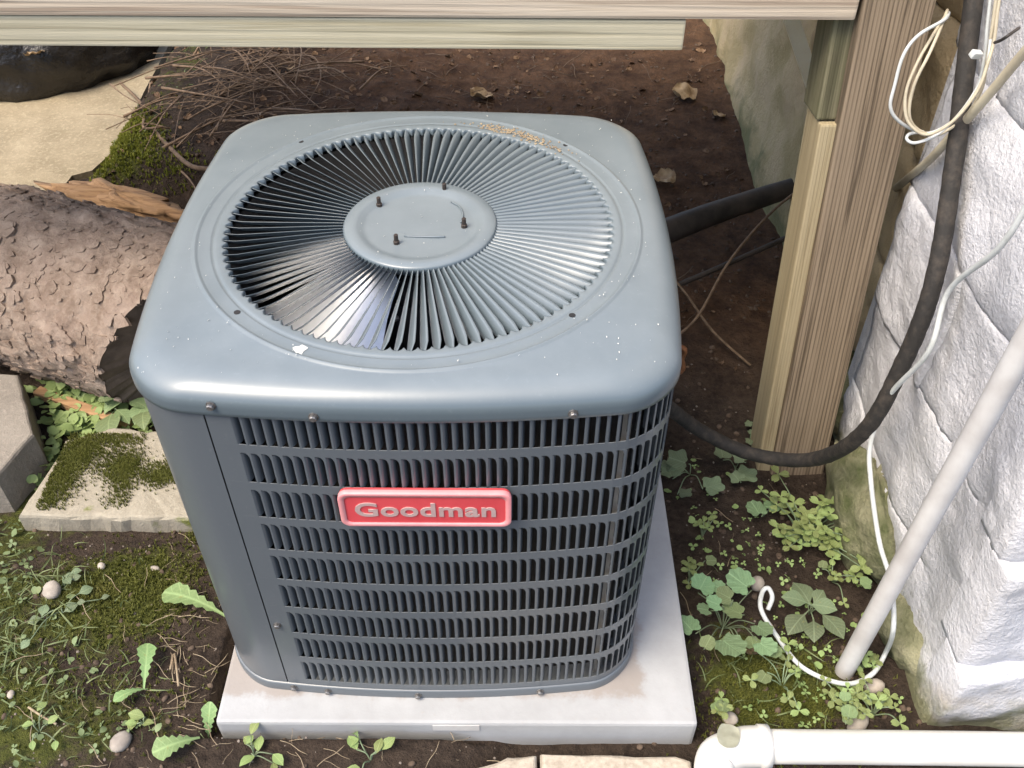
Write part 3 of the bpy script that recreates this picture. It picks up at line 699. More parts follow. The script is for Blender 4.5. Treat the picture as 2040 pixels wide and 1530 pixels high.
# ---------------------------------------------------------------- pipes, hoses and cables
def pipe(name, P_, r, m, label, cat, seg=12, n=8, jit=0.0, group=None): return tag(obj(name, tube(P_, r, seg, n, jit), m, None, True), label, cat, group)
pipe('refrigerant_hose', [(.80, .36, 1.10), (.79, .265, .952), (.775, .125, .764), (.76, .033, .623), (.745, .003, .487), (.72, -.003, .333), (.69, .079, .173), (.60, .144, .115), (.50, .168, .152), (.42, .153, .236), (.36, .14, .30), (.31, .14, .34)], .0135, MT['hose'],
     'thick dark foam wrapped hose sagging from the wall to the air conditioner', 'hose', 16, 14, .10)
pipe('wall_conduit', [(.700, -.262, -.03), (.703, -.26, .0), (.716, -.26, .35), (.733, -.26, .749), (.752, -.26, 1.25)], .0160, MT['conduit'], 'straight dull white conduit leaning up the house wall corner', 'pipe', 20, 4)
pvc = thing('drain_pipe', 'white pvc drain pipe with an elbow lying along the bottom right', 'pipe', (.48, -.425, .035))
pl = Vector(pvc.location)
obj('pipe', tube([Vector(p)-pl for p in ((0.503, -0.414, 0.045), (0.748, -0.415, 0.045), (1.141, -0.419, 0.045))], .0262, 24, 3), MT['pvc'], pvc, True)
a_ = Vector((0.441, -0.427, 0.045)); b_ = Vector((0.531, -0.414, 0.045))
e0 = a_-pl
obj('elbow', tube([Vector(p)-pl for p in (b_, b_+Vector((-.030, -.001, 0)), a_+Vector((.035, .006, .001)), a_+Vector((.010, -.006, 0)), a_+Vector((.002, -.034, -.002)), a_+Vector((.002, -.062, -.004)))], [.0318, .0318, .0305, .031, .0318, .0318], 24, 5), MT['pvc'], pvc, True)
obj('collar', tube([Vector(p)-pl for p in (b_+Vector((.004, 0, 0)), b_+Vector((-.012, 0, 0)))], .0336, 24, 1), MT['pvc'], pvc, True)
pipe('thin_cable', [(0.760, -0.106, 0.894), (0.757, -0.111, 0.840), (0.754, -0.096, 0.770), (0.750, -0.033, 0.655), (0.742, -0.058, 0.563), (0.735, -0.011, 0.424), (0.730, -0.019, 0.326), (0.735, -0.058, 0.268), (0.748, -0.130, 0.198), (0.755, -0.195, 0.176), (0.745, -0.266, 0.153), (0.772, -0.241, 0.035), (0.738, -0.280, 0.028), (0.688, -0.295, 0.026), (0.626, -0.267, 0.028), (0.594, -0.210, 0.030), (0.571, -0.164, 0.045), (0.578, -0.131, 0.050), (0.589, -0.125, 0.055), (0.594, -0.141, 0.050), (0.586, -0.157, 0.035)],
     .0042, MT['cable'], 'thin white cable running down the wall and looping on the ground', 'cable', 10, 8)
ycs = .17
pipe('wire_loop', [(0.772, 0.200, 1.017), (0.776, 0.190, 0.981), (0.781, 0.180, 0.943), (0.789, 0.175, 0.906), (0.791, 0.170, 0.860), (0.774, 0.165, 0.820), (0.747, 0.160, 0.800), (0.723, 0.160, 0.800), (0.687, 0.155, 0.820), (0.669, 0.155, 0.842), (0.668, 0.160, 0.872), (0.672, 0.170, 0.912), (0.689, 0.180, 0.936), (0.731, 0.210, 0.945), (0.758, 0.260, 0.935)], .0025, MT['cable'], 'white wire with the widest loop hanging in front of the post', 'cable', 8, 8)
pipe('wire_loop', [(0.779, 0.200, 1.017), (0.781, 0.185, 0.983), (0.785, 0.172, 0.940), (0.788, 0.165, 0.909), (0.793, 0.160, 0.865), (0.780, 0.155, 0.825), (0.749, 0.150, 0.801), (0.722, 0.150, 0.806), (0.702, 0.150, 0.823), (0.695, 0.155, 0.848), (0.696, 0.160, 0.880), (0.707, 0.170, 0.912), (0.720, 0.190, 0.935), (0.750, 0.250, 0.943)], .0024, MT['cable_cream'], 'cream wire making the narrow inner loop beside the post', 'cable', 8, 8)
pipe('wire_loop', [(0.785, 0.205, 1.015), (0.785, 0.182, 0.957), (0.786, 0.160, 0.915), (0.785, 0.152, 0.891), (0.772, 0.146, 0.849), (0.755, 0.142, 0.820), (0.738, 0.140, 0.803), (0.714, 0.140, 0.793), (0.703, 0.145, 0.796), (0.707, 0.150, 0.802), (0.728, 0.155, 0.803)], .0024, MT['cable'], 'short white wire curling back at the bottom of the coil', 'cable', 8, 8)
pipe('wire_loop', [(0.785, 0.200, 1.017), (0.786, 0.180, 0.971), (0.788, 0.165, 0.936), (0.783, 0.150, 0.910), (0.778, 0.140, 0.878), (0.763, 0.135, 0.843), (0.743, 0.130, 0.822), (0.724, 0.135, 0.809), (0.704, 0.140, 0.817), (0.692, 0.150, 0.833), (0.687, 0.160, 0.864), (0.697, 0.175, 0.899), (0.717, 0.200, 0.924), (0.750, 0.250, 0.936)], .0024, MT['cable_cream'], 'thin cream wire between the wide loop and the inner loop', 'cable', 8, 8)
tg = obj('cable_clip', box(-.008, .008, -.005, .005, -.005, .005, .002), MT['cable'], loc=(0.765, 0.155, 0.920), rot=(.3, .2, .3)); tag(tg, 'small white clip holding the wires to the dark hose', 'clip')
pipe('entry_cable', [(0.790, 0.051, 1.004), (0.790, 0.083, 0.955), (0.785, 0.128, 0.866), (0.785, 0.178, 0.788), (0.790, 0.235, 0.709), (0.830, 0.401, 0.556)], .0068, MT['cable_cream'], 'thick cream cable slanting across the wall behind the hose', 'cable', 10, 6)
tie = tube([(0.775, 0.136, 0.945), (0.770, 0.112, 0.959), (0.775, 0.106, 0.969), (0.800, 0.136, 0.965)], .0022, 6, 6)
tag(obj('wall_wire', tie, MT['black_pipe'], None, True), 'short bent black wire sticking out of the white wall', 'wire')
pipe('drain_hose', [(0.403, 0.842, 0.100), (0.521, 0.902, 0.120), (0.683, 0.976, 0.140), (0.914, 1.074, 0.160), (1.031, 1.109, 0.180)], [.034, .033, .029, .024, .02], MT['black_pipe'], 'dark plastic pipe on the soil behind the air conditioner', 'pipe', 14, 6, .03)
pipe('metal_rod', [(0.463, 0.683, 0.090), (0.511, 0.695, 0.100), (0.693, 0.791, 0.120), (0.924, 0.914, 0.150)], .0065, MT['black_pipe'], 'thin rusty rod lying under the dark plastic pipe', 'rod', 8, 4, .1)
pipe('dry_vine', [(0.884, 1.008, 0.200), (0.755, 0.866, 0.190), (0.632, 0.695, 0.170), (0.547, 0.550, 0.130), (0.482, 0.497, 0.100)], .0033, MT['twig'], 'long dry vine hanging down in front of the dark pipe', 'vine', 6, 6, .2)
pipe('dry_vine', [(0.501, 0.732, 0.120), (0.540, 0.648, 0.110), (0.596, 0.580, 0.060), (0.679, 0.512, 0.015)], .0030, MT['twig'], 'dry vine crossing low towards the post foot', 'vine', 6, 6, .2)
pipe('copper_line', [(.30, .20, .34), (0.434, 0.210, 0.336), (0.445, 0.210, 0.305), (0.436, 0.205, 0.271), (.30, .19, .25)], .0055, MT['copper'], 'bent brown copper line at the side of the air conditioner', 'pipe', 8, 6)

# ---------------------------------------------------------------- log, slab, blocks, bag
lg = thing('log', 'thick bark covered log lying left of the air conditioner', 'log', (-.66, .50, .17))
d_ = Vector((-.93, .36, 0)).normalized(); sd2 = Vector((-d_.y, d_.x, 0)); V = []; F = []; nl, ns = 210, 170
TT, AA = np.meshgrid(np.arange(nl+1)/nl*1.25, np.arange(ns)/ns*2*math.pi, indexing='ij')
ca_, sa_ = np.cos(AA), np.sin(AA); ux, uy = ca_*.2, sa_*.2
RR = .205-.02*TT+.03*fbm(TT*4+9, ca_*1.5+3+sa_, 61, 3)
for sc_, am_, sd_ in ((16, .016, 71), (34, .010, 73)):           # stepped, overlapping bark scales
    f_ = fbm(TT*sc_+ux*sc_*.7, uy*sc_*1.9+ux*sc_*1.1, sd_, 4)+.5; g_ = f_*9; RR = RR+am_*((np.floor(g_)+np.clip((g_-np.floor(g_))*5, 0, 1))/9-.5)*1.6
RR = RR+.006*fbm(TT*90, uy*90+ux*70, 77, 3)
for i in range(nl+1):
    for k in range(ns):
        r = RR[i, k]; off = (.15-.12*ca_[i, k]+.05*sa_[i, k])*(1-i/nl)
        V.append(d_*(TT[i, k]-off)+sd2*(r*ca_[i, k])+Vector((0, 0, r*.95*sa_[i, k])))
for i in range(nl):
    for k in range(ns): F.append((i*ns+k, (i+1)*ns+k, (i+1)*ns+(k+1) % ns, i*ns+(k+1) % ns))
obj('bark', (V, F), MT['bark'], lg, True)
fl = []
for _ in range(4600):
    ti = rng.uniform(.0, 1.0); ki = rng.randrange(ns); i_ = int(ti*nl); a = 2*math.pi*ki/ns
    if math.sin(a) < -.75: continue
    nrm = (sd2*math.cos(a)+Vector((0, 0, math.sin(a)))).normalized(); c0 = V[i_*ns+ki]; tg_ = nrm.cross(d_).normalized()
    sz_ = rng.choice((.005, .006, .008, .011, .015)); n_ = 7; lift = rng.uniform(.0006, .0034); tl = rng.uniform(-.2, .35)
    rr2 = [sz_*rng.uniform(.6, 1.25) for _k in range(n_)]; e_ = rng.uniform(.7, 1.5); ro = rng.uniform(0, 6)
    top = []; bot = []
    for k in range(n_):
        b = 2*math.pi*k/n_+ro; u_, v_ = rr2[k]*math.cos(b)*e_, rr2[k]*math.sin(b)
        p = c0+d_*u_+tg_*v_; sag = (v_*v_)/.4; top.append(p+nrm*(lift+tl*u_*.35+.25*abs(tl)*v_-sag)); bot.append(p-nrm*(.006+sag))
    fl.append((top+bot, [tuple(range(n_))]+[(k, k+n_, (k+1) % n_+n_, (k+1) % n_) for k in range(n_)]))
fl_ = [(v, f) for v, f in fl]
tag(obj('bark_scales', join(*fl_), MT['bark'], lg), kind='stuff')
Vc = [sum(V[:ns], Vector())/ns+d_*.01]+[V[k]*.99+d_*.002 for k in range(ns)]
obj('cut_end', (Vc, [(0, 1+k, 1+(k+1) % ns) for k in range(ns)]), MT['black_pipe'] if False else pmat('dark end grain', (.07, .05, .036), (.15, .11, .08), 18, .9, .5, 40, .006), lg)
sw = blob(1, .22, .05, .035, 12, 36, 14, .7, 2.6)
tag(obj('split_wood', xf(sw, (-0.956, 1.119, 0.060), (0, .02, rad(-18))), MT['split'], None, True), 'orange splintered piece of wood lodged behind the log', 'wood')
tag(obj('wood_strip', xf(box(-.13, .13, -.012, .012, -.01, .01, .003), (-0.810, 0.355, 0.020), (0, 0, rad(-24))), MT['split']), 'flat weathered wood strip under the log', 'wood')
def rough_prism(poly, z0, z1, seed, amp=.004, n_=10, bev=.008):
    pts = []
    for (xa, ya), (xb, yb) in zip(poly, poly[1:]+poly[:1]):
        for k in range(n_): pts.append((xa+(xb-xa)*k/n_, ya+(yb-ya)*k/n_))
    cx = sum(p[0] for p in pts)/len(pts); cy = sum(p[1] for p in pts)/len(pts); V = []; F = []; m_ = len(pts)
    lv = [(z0, 0), (z1-bev, 0), (z1-bev*.3, -bev*.4), (z1, -bev)]
    for z, ins in lv:
        for x, y in pts:
            L_ = math.hypot(x-cx, y-cy); o2 = amp*2*float(fbm(x*30+seed, y*30+z*40, seed, 3)); V.append((x+(x-cx)/L_*(ins+o2), y+(y-cy)/L_*(ins+o2), z+.3*o2))
    for i in range(len(lv)-1):
        for k in range(m_): F.append((i*m_+k, i*m_+(k+1) % m_, (i+1)*m_+(k+1) % m_, (i+1)*m_+k))
    V.append((cx, cy, z1)); b_ = (len(lv)-1)*m_
    for k in range(m_): F.append((b_+k, b_+(k+1) % m_, len(V)-1))
    return V, F
tag(obj('stone_slab', rough_prism([(-.82, .035), (-.62, .03), (-.44, .03), (-.42, .24), (-.60, .262), (-.72, .27), (-.795, .23)], -.02, .052, 5, .010), MT['slab']), 'flat mossy concrete slab between the log and the air conditioner', 'slab')
tag(obj('concrete_block', rough_prism([(-1.3, .05), (-.862, .085), (-.832, .20), (-.93, .375), (-1.3, .42)], -.02, .105, 8, .003, 10, .006), MT['block']), 'grey concrete block cut off by the left edge', 'block')
tag(obj('paving_stone', rough_prism([(.175, -.56), (.42, -.56), (.412, -.432), (.39, -.424), (.175, -.421)], -.02, .034, 11, .003), MT['paver']), 'tan rough paving stone below the pad', 'paver')
tag(obj('paving_stone', rough_prism([(.05, -.56), (.170, -.56), (.170, -.424), (.124, -.4265), (.06, -.45)][0:5], -.02, .036, 14, .003), MT['paver']), 'narrow tan paving stone left of the larger one below the pad', 'paver')
# black plastic bag on the driveway
bg_ = thing('plastic_bag', 'shiny black plastic bag slumped on the driveway behind the deck boards', 'bag', (-1.66, 2.13, .014))
vb, fb = blob(1, .50, .37, .30, 4, 90, 50, .08, 1.3)
V = []
for p in vb:
    x, y, z = p; z = max(z, -.10); w_ = .05*float(fbm(x*9+z*6, y*9-z*9, 81, 4))+.06*abs(float(fbm(x*16+y*8, y*7+z*18, 85, 3))); L_ = math.sqrt(x*x+y*y+z*z)+1e-6
    V.append((x*(1+w_/L_), y*(1+w_/L_), z*(1+w_/L_)+.10))
obj('bag_body', (V, fb), MT['bag'], bg_, True)

# ---------------------------------------------------------------- foliage
def strip_leaf(ws, fold=.12, curl=.25, n_=None):
    V = []; F = []; N = len(ws)-1
    for i, w in enumerate(ws):
        t_ = i/N; z = curl*math.sin(t_*math.pi*.8)*.5-curl*.6*t_*t_
        V += [(-w, t_, z+fold*w), (0, t_, z), (w, t_, z+fold*w)]
    for i in range(N):
        a = i*3; F += [(a, a+1, a+4, a+3), (a+1, a+2, a+5, a+4)]
    return V, F
def round_leaf(lobes=9, notch=.5, depth=.07, n_=28, cup=.10):
    V = [(0, .28, 0)]; F = []
    for k in range(n_):
        a = 2*math.pi*k/n_-math.pi/2; r = .5*(1+depth*math.cos(lobes*(a+math.pi/2))); dd = abs((a+math.pi/2+math.pi) % (2*math.pi)-math.pi)
        r *= 1-notch*math.exp(-(dd/.35)**2)
        V.append((r*math.cos(a), .45+r*math.sin(a), cup*(r*2)**2*(.6+.4*math.cos(lobes*a))))
    for k in range(n_): F.append((0, 1+k, 1+(k+1) % n_))
    return V, F
def clover_leaf():
    L = strip_leaf([.02, .16, .30, .36, .30, .12], .25, .12); L = ([(x, y+(.0 if abs(x) > .02 or y < .8 else -.16), z) for x, y, z in L[0]], L[1])
    return join(*[xf(L, (0, .0, 0), (0.05, 0, a), (.62, .62, .62)) for a in (0, 2.1, -2.1)])
def dandelion_leaf():
    ws = [.018, .02, .022, .03, .075, .05, .10, .07, .13, .105, .16, .15, .18, .13, .04]; return strip_leaf(ws, .22, .28)
LM = {}
for nm, vf, mk in (('ivy', round_leaf(), 'leaf_ivy'), ('clover', clover_leaf(), 'leaf_clover'), ('ovate', strip_leaf([.02, .14, .26, .33, .34, .30, .22, .12, .01], .15, .25), 'leaf_weed'),
                   ('oval', strip_leaf([.03, .03, .14, .27, .34, .34, .27, .15, .01], .1, .2), 'leaf_dull'), ('dandelion', dandelion_leaf(), 'leaf_dandelion'), ('small', strip_leaf([.02, .24, .33, .24, .02], .2, .2), 'leaf_clover'),
                   ('ivy_bright', round_leaf(7, .4, .05, 20), 'leaf_weed'), ('dull_lobed', round_leaf(5, .5, .16, 30), 'leaf_dull')):
    LM[nm] = mesh('leaf', *vf, True); LM[nm].materials.append(MT[mk])
def add_leaf(parent, kind, loc, size, rz, tilt=.25, roll=0.0):
    o = link('leaf', LM[kind], None, parent, loc=loc, rot=(tilt, roll, rz), scale=size); return o
def plant(name, label, cx, cy, leaves, stem=True, smat='leaf_dull', cat='plant', group=None, z=None):
    """leaves: (x, y, height, size, kind, heading) in world metres; stems run from the plant's foot"""
    z0 = H(cx, cy) if z is None else z
    t_ = thing(name, label, cat, (cx, cy, z0-.003), group=group); st = []
    for x, y, h_, s, kind, rz in leaves:
        zz = max(H(x, y)-z0, 0)+h_ if z is None else h_
        p = Vector((x-cx, y-cy, zz+.003)); add_leaf(t_, kind, p, s, rz, rng.uniform(-.1, .3), rng.uniform(-.25, .25))
        if stem: st.append(tube([(0, 0, 0), (p.x*.45+rng.uniform(-.004, .004), p.y*.45, p.z*.75+.004), tuple(p)], .0011, 5, 4))
    if st: obj('stems', join(*st), MT[smat], t_, True)
    return t_
def head(cx, cy, x, y): return math.atan2(y-cy, x-cx)-math.pi/2
def rosette(name, label, c, tips, kind, base=.01, h_=.03, **k):
    """leaf tips given; each leaf points away from the centre"""
    L = []
    for (tx, ty, s) in tips:
        a = head(c[0], c[1], tx, ty); dx, dy = tx-c[0], ty-c[1]; dd = math.hypot(dx, dy) or 1; sx_ = tx-dx/dd*s; sy_ = ty-dy/dd*s
        L.append((sx_, sy_, h_*rng.uniform(.7, 1.3), s, kind, a))
    return plant(name, label, c[0], c[1], L, **k)

# -- right of the pad
A = (0.509, -0.172, 0.000)
plant('ground_ivy', 'cluster of round scalloped green leaves right beside the pad', A[0], A[1],
      [(x, y, .04+.035*rng.random(), s*rng.uniform(1.2, 1.5), k, rng.uniform(-3, 3)) for x, y, s, k in
       ((0.459, -0.144,.036,'ivy'),(0.497, -0.172,.026,'ivy'),(0.448, -0.213,.034,'ivy'),(0.482, -0.235,.038,'ivy'),(0.557, -0.133,.040,'ivy'),(0.537, -0.180,.030,'ivy_bright'),(0.545, -0.240,.028,'ivy'),(0.520, -0.154,.026,'ivy_bright'),(0.476, -0.180,.022,'ivy'),(0.517, -0.225,.022,'ivy_bright'),(0.553, -0.195,.026,'ivy'),(0.511, -0.128,.02,'ivy'),(0.452, -0.259,.022,'ivy_bright'),(0.576, -0.239,.024,'ivy_bright'),(0.516, -0.259,.018,'ivy'))])
c = (0.671, -0.142, 0.000)
rosette('broadleaf_weed', 'rosette of six grey green oval leaves below the clover', c, [(x, y, s) for x, y, s in ((0.652, -0.084,.060),(0.613, -0.133,.052),(0.614, -0.202,.060),(0.654, -0.224,.052),(0.707, -0.214,.062),(0.711, -0.157,.050),(0.697, -0.108,.04))], 'oval', h_=.025)
c = (0.695, 0.019, 0.000)
plant('clover_patch', 'yellow green clover patch growing between the post and the wall', c[0], c[1],
      [(c[0]+dx, c[1]+dy, .035+.04*rng.random(), .024+.016*rng.random(), 'clover', rng.uniform(-3, 3)) for dx, dy in [(rng.gauss(.01, .045), rng.gauss(.0, .045)) for _ in range(48)]])
c = (0.629, 0.080, 0.000); plant('ground_ivy', 'two dim round leaves at the foot of the post', c[0], c[1], [(*(0.613, 0.050, 0.030)[:2], .035, .042, 'ivy', .4), (*(0.651, 0.081, 0.030)[:2], .03, .034, 'ivy', 2.)])
c = (0.499, 0.192, 0.000); plant('ground_ivy', 'dull lobed leaves in the shade behind the pad corner', c[0], c[1], [(x, y, .03, s, 'dull_lobed', rng.uniform(-3, 3)) for x, y, s in ((0.492, 0.193,.05),(0.511, 0.126,.045),(0.454, 0.152,.04),(0.446, 0.172,.03),(0.459, 0.112,.03))])
c = (0.595, 0.206, 0.000); plant('ground_ivy', 'lobed dark leaves under the sagging hose', c[0], c[1], [(x, y, .03, s, 'dull_lobed', rng.uniform(-3, 3)) for x, y, s in ((0.563, 0.200,.036),(0.583, 0.166,.046),(0.609, 0.193,.036),(0.589, 0.139,.03))])
c = (0.660, 0.330, 0.000); plant('seedling', 'tiny seedling in the dark soil left of the post', c[0], c[1], [(x, y, .02, .018, 'dull_lobed', rng.uniform(-3, 3)) for x, y in ((0.632, 0.323),(0.648, 0.293),(0.633, 0.271),(0.659, 0.313))])
for lab, x, y, n_, sg in (('bright clover clump touching the white drain pipe', 0.681, -0.321, 16, .022), ('small clover clump nearest the house wall corner', 0.731, -0.339, 11, .018), ('pale clover sprigs on the moss left of the cable loop', 0.591, -0.289, 9, .03), ('few clover leaves beside the pad corner', 0.472, -0.340, 6, .012), ('small clover tuft beside the conduit foot', 0.732, -0.256, 5, .010), ('clover tuft against the mossy wall base', 0.816, -0.236, 5, .008), ('sprig of tiny leaves right of the pad edge', 0.462, -0.071, 7, .016), ('thin sprig behind the round leaves beside the pad', 0.501, 0.034, 6, .016), ('scattered clover seedlings in the dark soil near the wall', 0.730, -0.070, 9, .03)):
    c = (x, y); plant('clover', lab, c[0], c[1], [(c[0]+rng.gauss(0, sg), c[1]+rng.gauss(0, sg), .018+.018*rng.random(), .017+.012*rng.random(), 'clover' if rng.random() < .8 else 'ivy_bright', rng.uniform(-3, 3)) for _ in range(n_)], group='clover tufts')
# -- left side
c = (-0.739, 0.344, 0.000); rosette('nettle_seedling', 'fresh green pointed leaves sprouting in front of the log', c, [(x, y, s) for x, y, s in ((-0.710, 0.242,.085),(-0.751, 0.326,.07),(-0.718, 0.341,.045),(-0.682, 0.290,.05))], 'ovate', h_=.05)
c = (-0.658, 0.322, 0.000); rosette('nettle_seedling', 'blue green pointed leaves half hidden by the air conditioner', c, [(x, y, s) for x, y, s in ((-0.664, 0.275,.06),(-0.634, 0.249,.06),(-0.645, 0.316,.05))], 'ovate', h_=.05)
def dleaf(lab, tip, base, s=None, wid=1.0):
    b0 = Vector((base[0], base[1], H(base[0], base[1])+.006)); t0 = Vector((tip[0], tip[1], H(tip[0], tip[1])+.03)); dd = t0-b0; L_ = dd.length
    o = link('weed_leaf', LM['dandelion'].copy(), None, None, loc=b0, rot=(math.asin(dd.z/L_), rng.uniform(-.3, .3), math.atan2(dd.y, dd.x)-math.pi/2), scale=(L_*wid, L_, L_)); tag(o, lab, 'leaf', 'single weed leaves'); return o
dleaf('long toothed leaf on a stalk pointing left from under the unit', (-0.484, -0.149, 0.030), (-0.364, -0.190, 0.010), wid=1.0)
dleaf('upright light green leaf standing in the bare soil', (-0.488, -0.254, 0.030), (-0.473, -0.326, 0.000), wid=1.15)
dleaf('yellow green leaf lying below the upright leaf', (-0.502, -0.360, 0.020), (-0.466, -0.326, 0.000), wid=1.2)
dleaf('narrow leaf touching the left pad corner', (-0.361, -0.363, 0.030), (-0.359, -0.392, 0.000), wid=1.1)
dleaf('broad leaf cut by the bottom edge', (-0.421, -0.438, 0.030), (-0.361, -0.408, 0.010), wid=1.5)
dleaf('upright leaf in the weeds under the pad front', (-0.120, -0.390, 0.040), (-0.110, -0.410, 0.000), wid=1.3)
for lab, x, y, n_, sg, kd in (('low leafy weed at the bottom edge left of center', -0.456, -0.387, 4, .016, 'small'), ('small weed clump under the pad front edge', -0.272, -0.432, 7, .016, 'small'), ('weed at the bottom edge below the pad', -0.089, -0.440, 5, .016, 'small'),
                              ('oval leaved weed beside the pale stone at left', -0.657, -0.168, 7, .022, 'oval'), ('small weed by the leftmost pebble', -0.620, -0.397, 5, .02, 'small'), ('pale seedling in the moss below the slab', -0.678, -0.121, 4, .012, 'oval')):
    c = (x, y); plant('weed', lab, c[0], c[1], [(c[0]+rng.gauss(0, sg), c[1]+rng.gauss(0, sg), .006+.010*rng.random(), .016+.013*rng.random(), kd, rng.uniform(-3, 3)) for _ in range(n_)], group='small weeds')

def crumple(r, seed):
    V = []; F = []; n_ = 9
    for j in range(n_+1):
        for i in range(n_+1):
            u, v = i/n_*2-1, j/n_*2-1; k = math.sqrt(max(0, 1-.45*v*v)); V.append((u*r*k*.8, v*r*(1-.2*u*u), r*1.1*float(fbm(u*1.6+seed, v*1.6, seed, 3))+.25*r*u*u))
    for j in range(n_):
        for i in range(n_): a = j*(n_+1)+i; F.append((a, a+1, a+n_+2, a+n_+1))
    return V, F
# -- ground cover that cannot be counted
def scatter(name, protos, pts, m, smin, smax, hmax, label, tilt=.6):
    Vs = []; Fs = []; n0 = 0
    P_ = [(np.array([tuple(p) for p in v]), f) for v, f in protos]
    for x, y in pts:
        v, f = P_[rng.randrange(len(P_))]; s = rng.uniform(smin, smax)
        m_ = np.array(Euler((rng.uniform(-tilt, tilt), rng.uniform(-tilt, tilt), rng.uniform(0, 6.3))).to_matrix())
        w = (v*s) @ m_.T + np.array((x, y, H(x, y)+rng.random()*hmax)); Vs.append(w); Fs += [tuple(i+n0 for i in q) for q in f]; n0 += len(v)
    me = mesh(name, np.concatenate(Vs).tolist(), Fs, True); o = link(name, me, m); return tag(o, label, None, None, 'stuff')
def cloud(n_, blobs):
    out = []; tw = [b[4] if len(b) > 4 else 1 for b in blobs]
    while len(out) < n_:
        b = rng.choices(blobs, tw)[0]; x = rng.gauss(b[0], b[2]); y = rng.gauss(b[1], b[3])
        if -.35 < x < .43 and -.40 < y < .42: continue
        if -.82 < x < -.42 and .03 < y < .26: continue
        if x < -.83 and .06 < y < .4 and x < -.86-.3*(y-.2): continue
        if x > .80 and y > -.37: continue
        out.append((x, y))
    return out
small = strip_leaf([.02, .3, .36, .28, .02], .2, .2); rl = round_leaf(5, .4, .05, 12); cl = clover_leaf()
scatter('leaf_mat', [small, rl, rl], cloud(520, [(-.80, .33, .05, .04), (-.74, .32, .05, .03), (-.86, .42, .05, .03), (-.82, .21, .03, .06, .5)]), MT['leaf_clover'], .013, .030, .03, 'mat of small yellow green leaves between the block and the log')
scatter('leaf_mat', [small, rl, cl], cloud(230, [(-.86, -.02, .05, .12, 2), (-.80, -.18, .08, .09), (-.72, -.33, .09, .06), (-.60, -.40, .12, .03, .6)]), MT['leaf_weed'], .007, .017, .012, 'low green leaves spreading down the left edge')
scatter('seedlings', [cl, rl, cl], cloud(150, [(.60, .02, .07, .10, 2), (.66, -.12, .06, .08, 2), (.50, .05, .03, .12, 1), (.62, -.30, .07, .05, 1.5)]), MT['leaf_clover'], .007, .017, .018, 'tiny seedlings dotted over the soil right of the pad')
blade_ = strip_leaf([.035, .03, .025, .018, .004], .3, .5)
scatter('grass', [blade_], cloud(1000, [(-.74, -.22, .08, .08, 2), (-.82, -.1, .07, .12), (-.6, -.32, .1, .06), (.55, -.30, .08, .08, .5), (-1.0, 1.5, .05, .25, .5), (-.98, 2.1, .05, .2, .4)]), MT['grass'], .02, .05, .0, 'short thin grass in the soil at the left', 1.1)
tuft = join(*[xf(strip_leaf([.16, .12, .02], .3, .2), (0, 0, 0), (1.0+.2*k, 0, k*1.7)) for k in range(4)])
scatter('moss', [tuft], cloud(5200, [(-.55, -.13, .07, .06, 3), (-.45, .04, .03, .025), (-.74, -.24, .10, .10), (.60, -.29, .07, .05, 2.2), (-.52, -.33, .1, .04, .6), (.52, -.36, .05, .03, .6)]), MT['moss'], .004, .010, .0, 'olive moss on the soil', .5)
scatter('moss', [tuft], cloud(1500, [(-1.0, 1.36, .05, .09, 2), (-1.03, 1.5, .03, .06), (-.86, 1.28, .06, .04, .5)]), MT['mossy'], .006, .016, .0, 'bright moss along the driveway edge', .5)
ms = []
for _ in range(7500):
    b = rng.choices([(-.755, .20, .03, .03), (-.77, .12, .022, .045), (-.69, .235, .03, .015), (-.655, .16, .022, .022), (-.57, .14, .022, .018), (-.64, .10, .015, .03)], [3, 3, 1, 2, 1.3, .7])[0]
    x, y = rng.gauss(b[0], b[2]), rng.gauss(b[1], b[3])
    if -.79 < x < -.45 and .045 < y < .25: ms.append((x, y))
Vs = []; Fs = []; n0 = 0; tv = np.array([tuple(p) for p in tuft[0]])
for x, y in ms:
    s = rng.uniform(.003, .008); a = rng.uniform(0, 6.3); c_, s_ = math.cos(a), math.sin(a); w = tv*s; w = np.stack([w[:, 0]*c_-w[:, 1]*s_+x, w[:, 0]*s_+w[:, 1]*c_+y, w[:, 2]+.0525], -1); Vs.append(w); Fs += [tuple(i+n0 for i in q) for q in tuft[1]]; n0 += len(tv)
tag(link('moss', mesh('moss', np.concatenate(Vs).tolist(), Fs, True), MT['moss']), 'moss cushions on the flat concrete slab', None, None, 'stuff')
clods = [blob(1, 1, .9, .6, k+30, 7, 5, .3) for k in range(5)]
scatter('soil_clods', clods, [(rng.uniform(-1.05, .85), rng.uniform(-.5, 2.3)) for _ in range(2600)], MT['clod'], .002, .0075, .0, 'small lumps of soil', 1.)
scatter('grit', clods, cloud(420, [(-.55, -.05, .2, .15, 2), (-.5, -.42, .3, .05), (.6, .1, .12, .25), (.2, .9, .5, .5)]), MT['grit'], .0010, .0032, .0002, 'pale grit scattered on the soil', 1.)
st_ = tube([(0, 0, 0), (.3, .03, .02), (.65, -.02, .03), (1, .04, 0)], .012, 4, 2)
scatter('straw', [st_], cloud(210, [(-.45, -.16, .08, .12, 1), (-.40, -.25, .05, .10, 1), (-.2, -.44, .25, .02, 1), (-.6, -.3, .2, .1), (.5, .0, .08, .25, .6), (.1, 1.1, .5, .5, 1)]), MT['straw'], .02, .06, .005, 'bits of dry straw on the soil', .3)
lf = [crumple(1, k+3) for k in range(4)]
scatter('leaf_litter', lf, [(rng.gauss(.05, .5), rng.uniform(.5, 2.5)) for _ in range(650)]+[(rng.gauss(-.75, .2), rng.uniform(1.3, 2.5)) for _ in range(260)], MT['litter'], .004, .013, .003, 'brown leaf litter covering the soil behind the unit', .8)
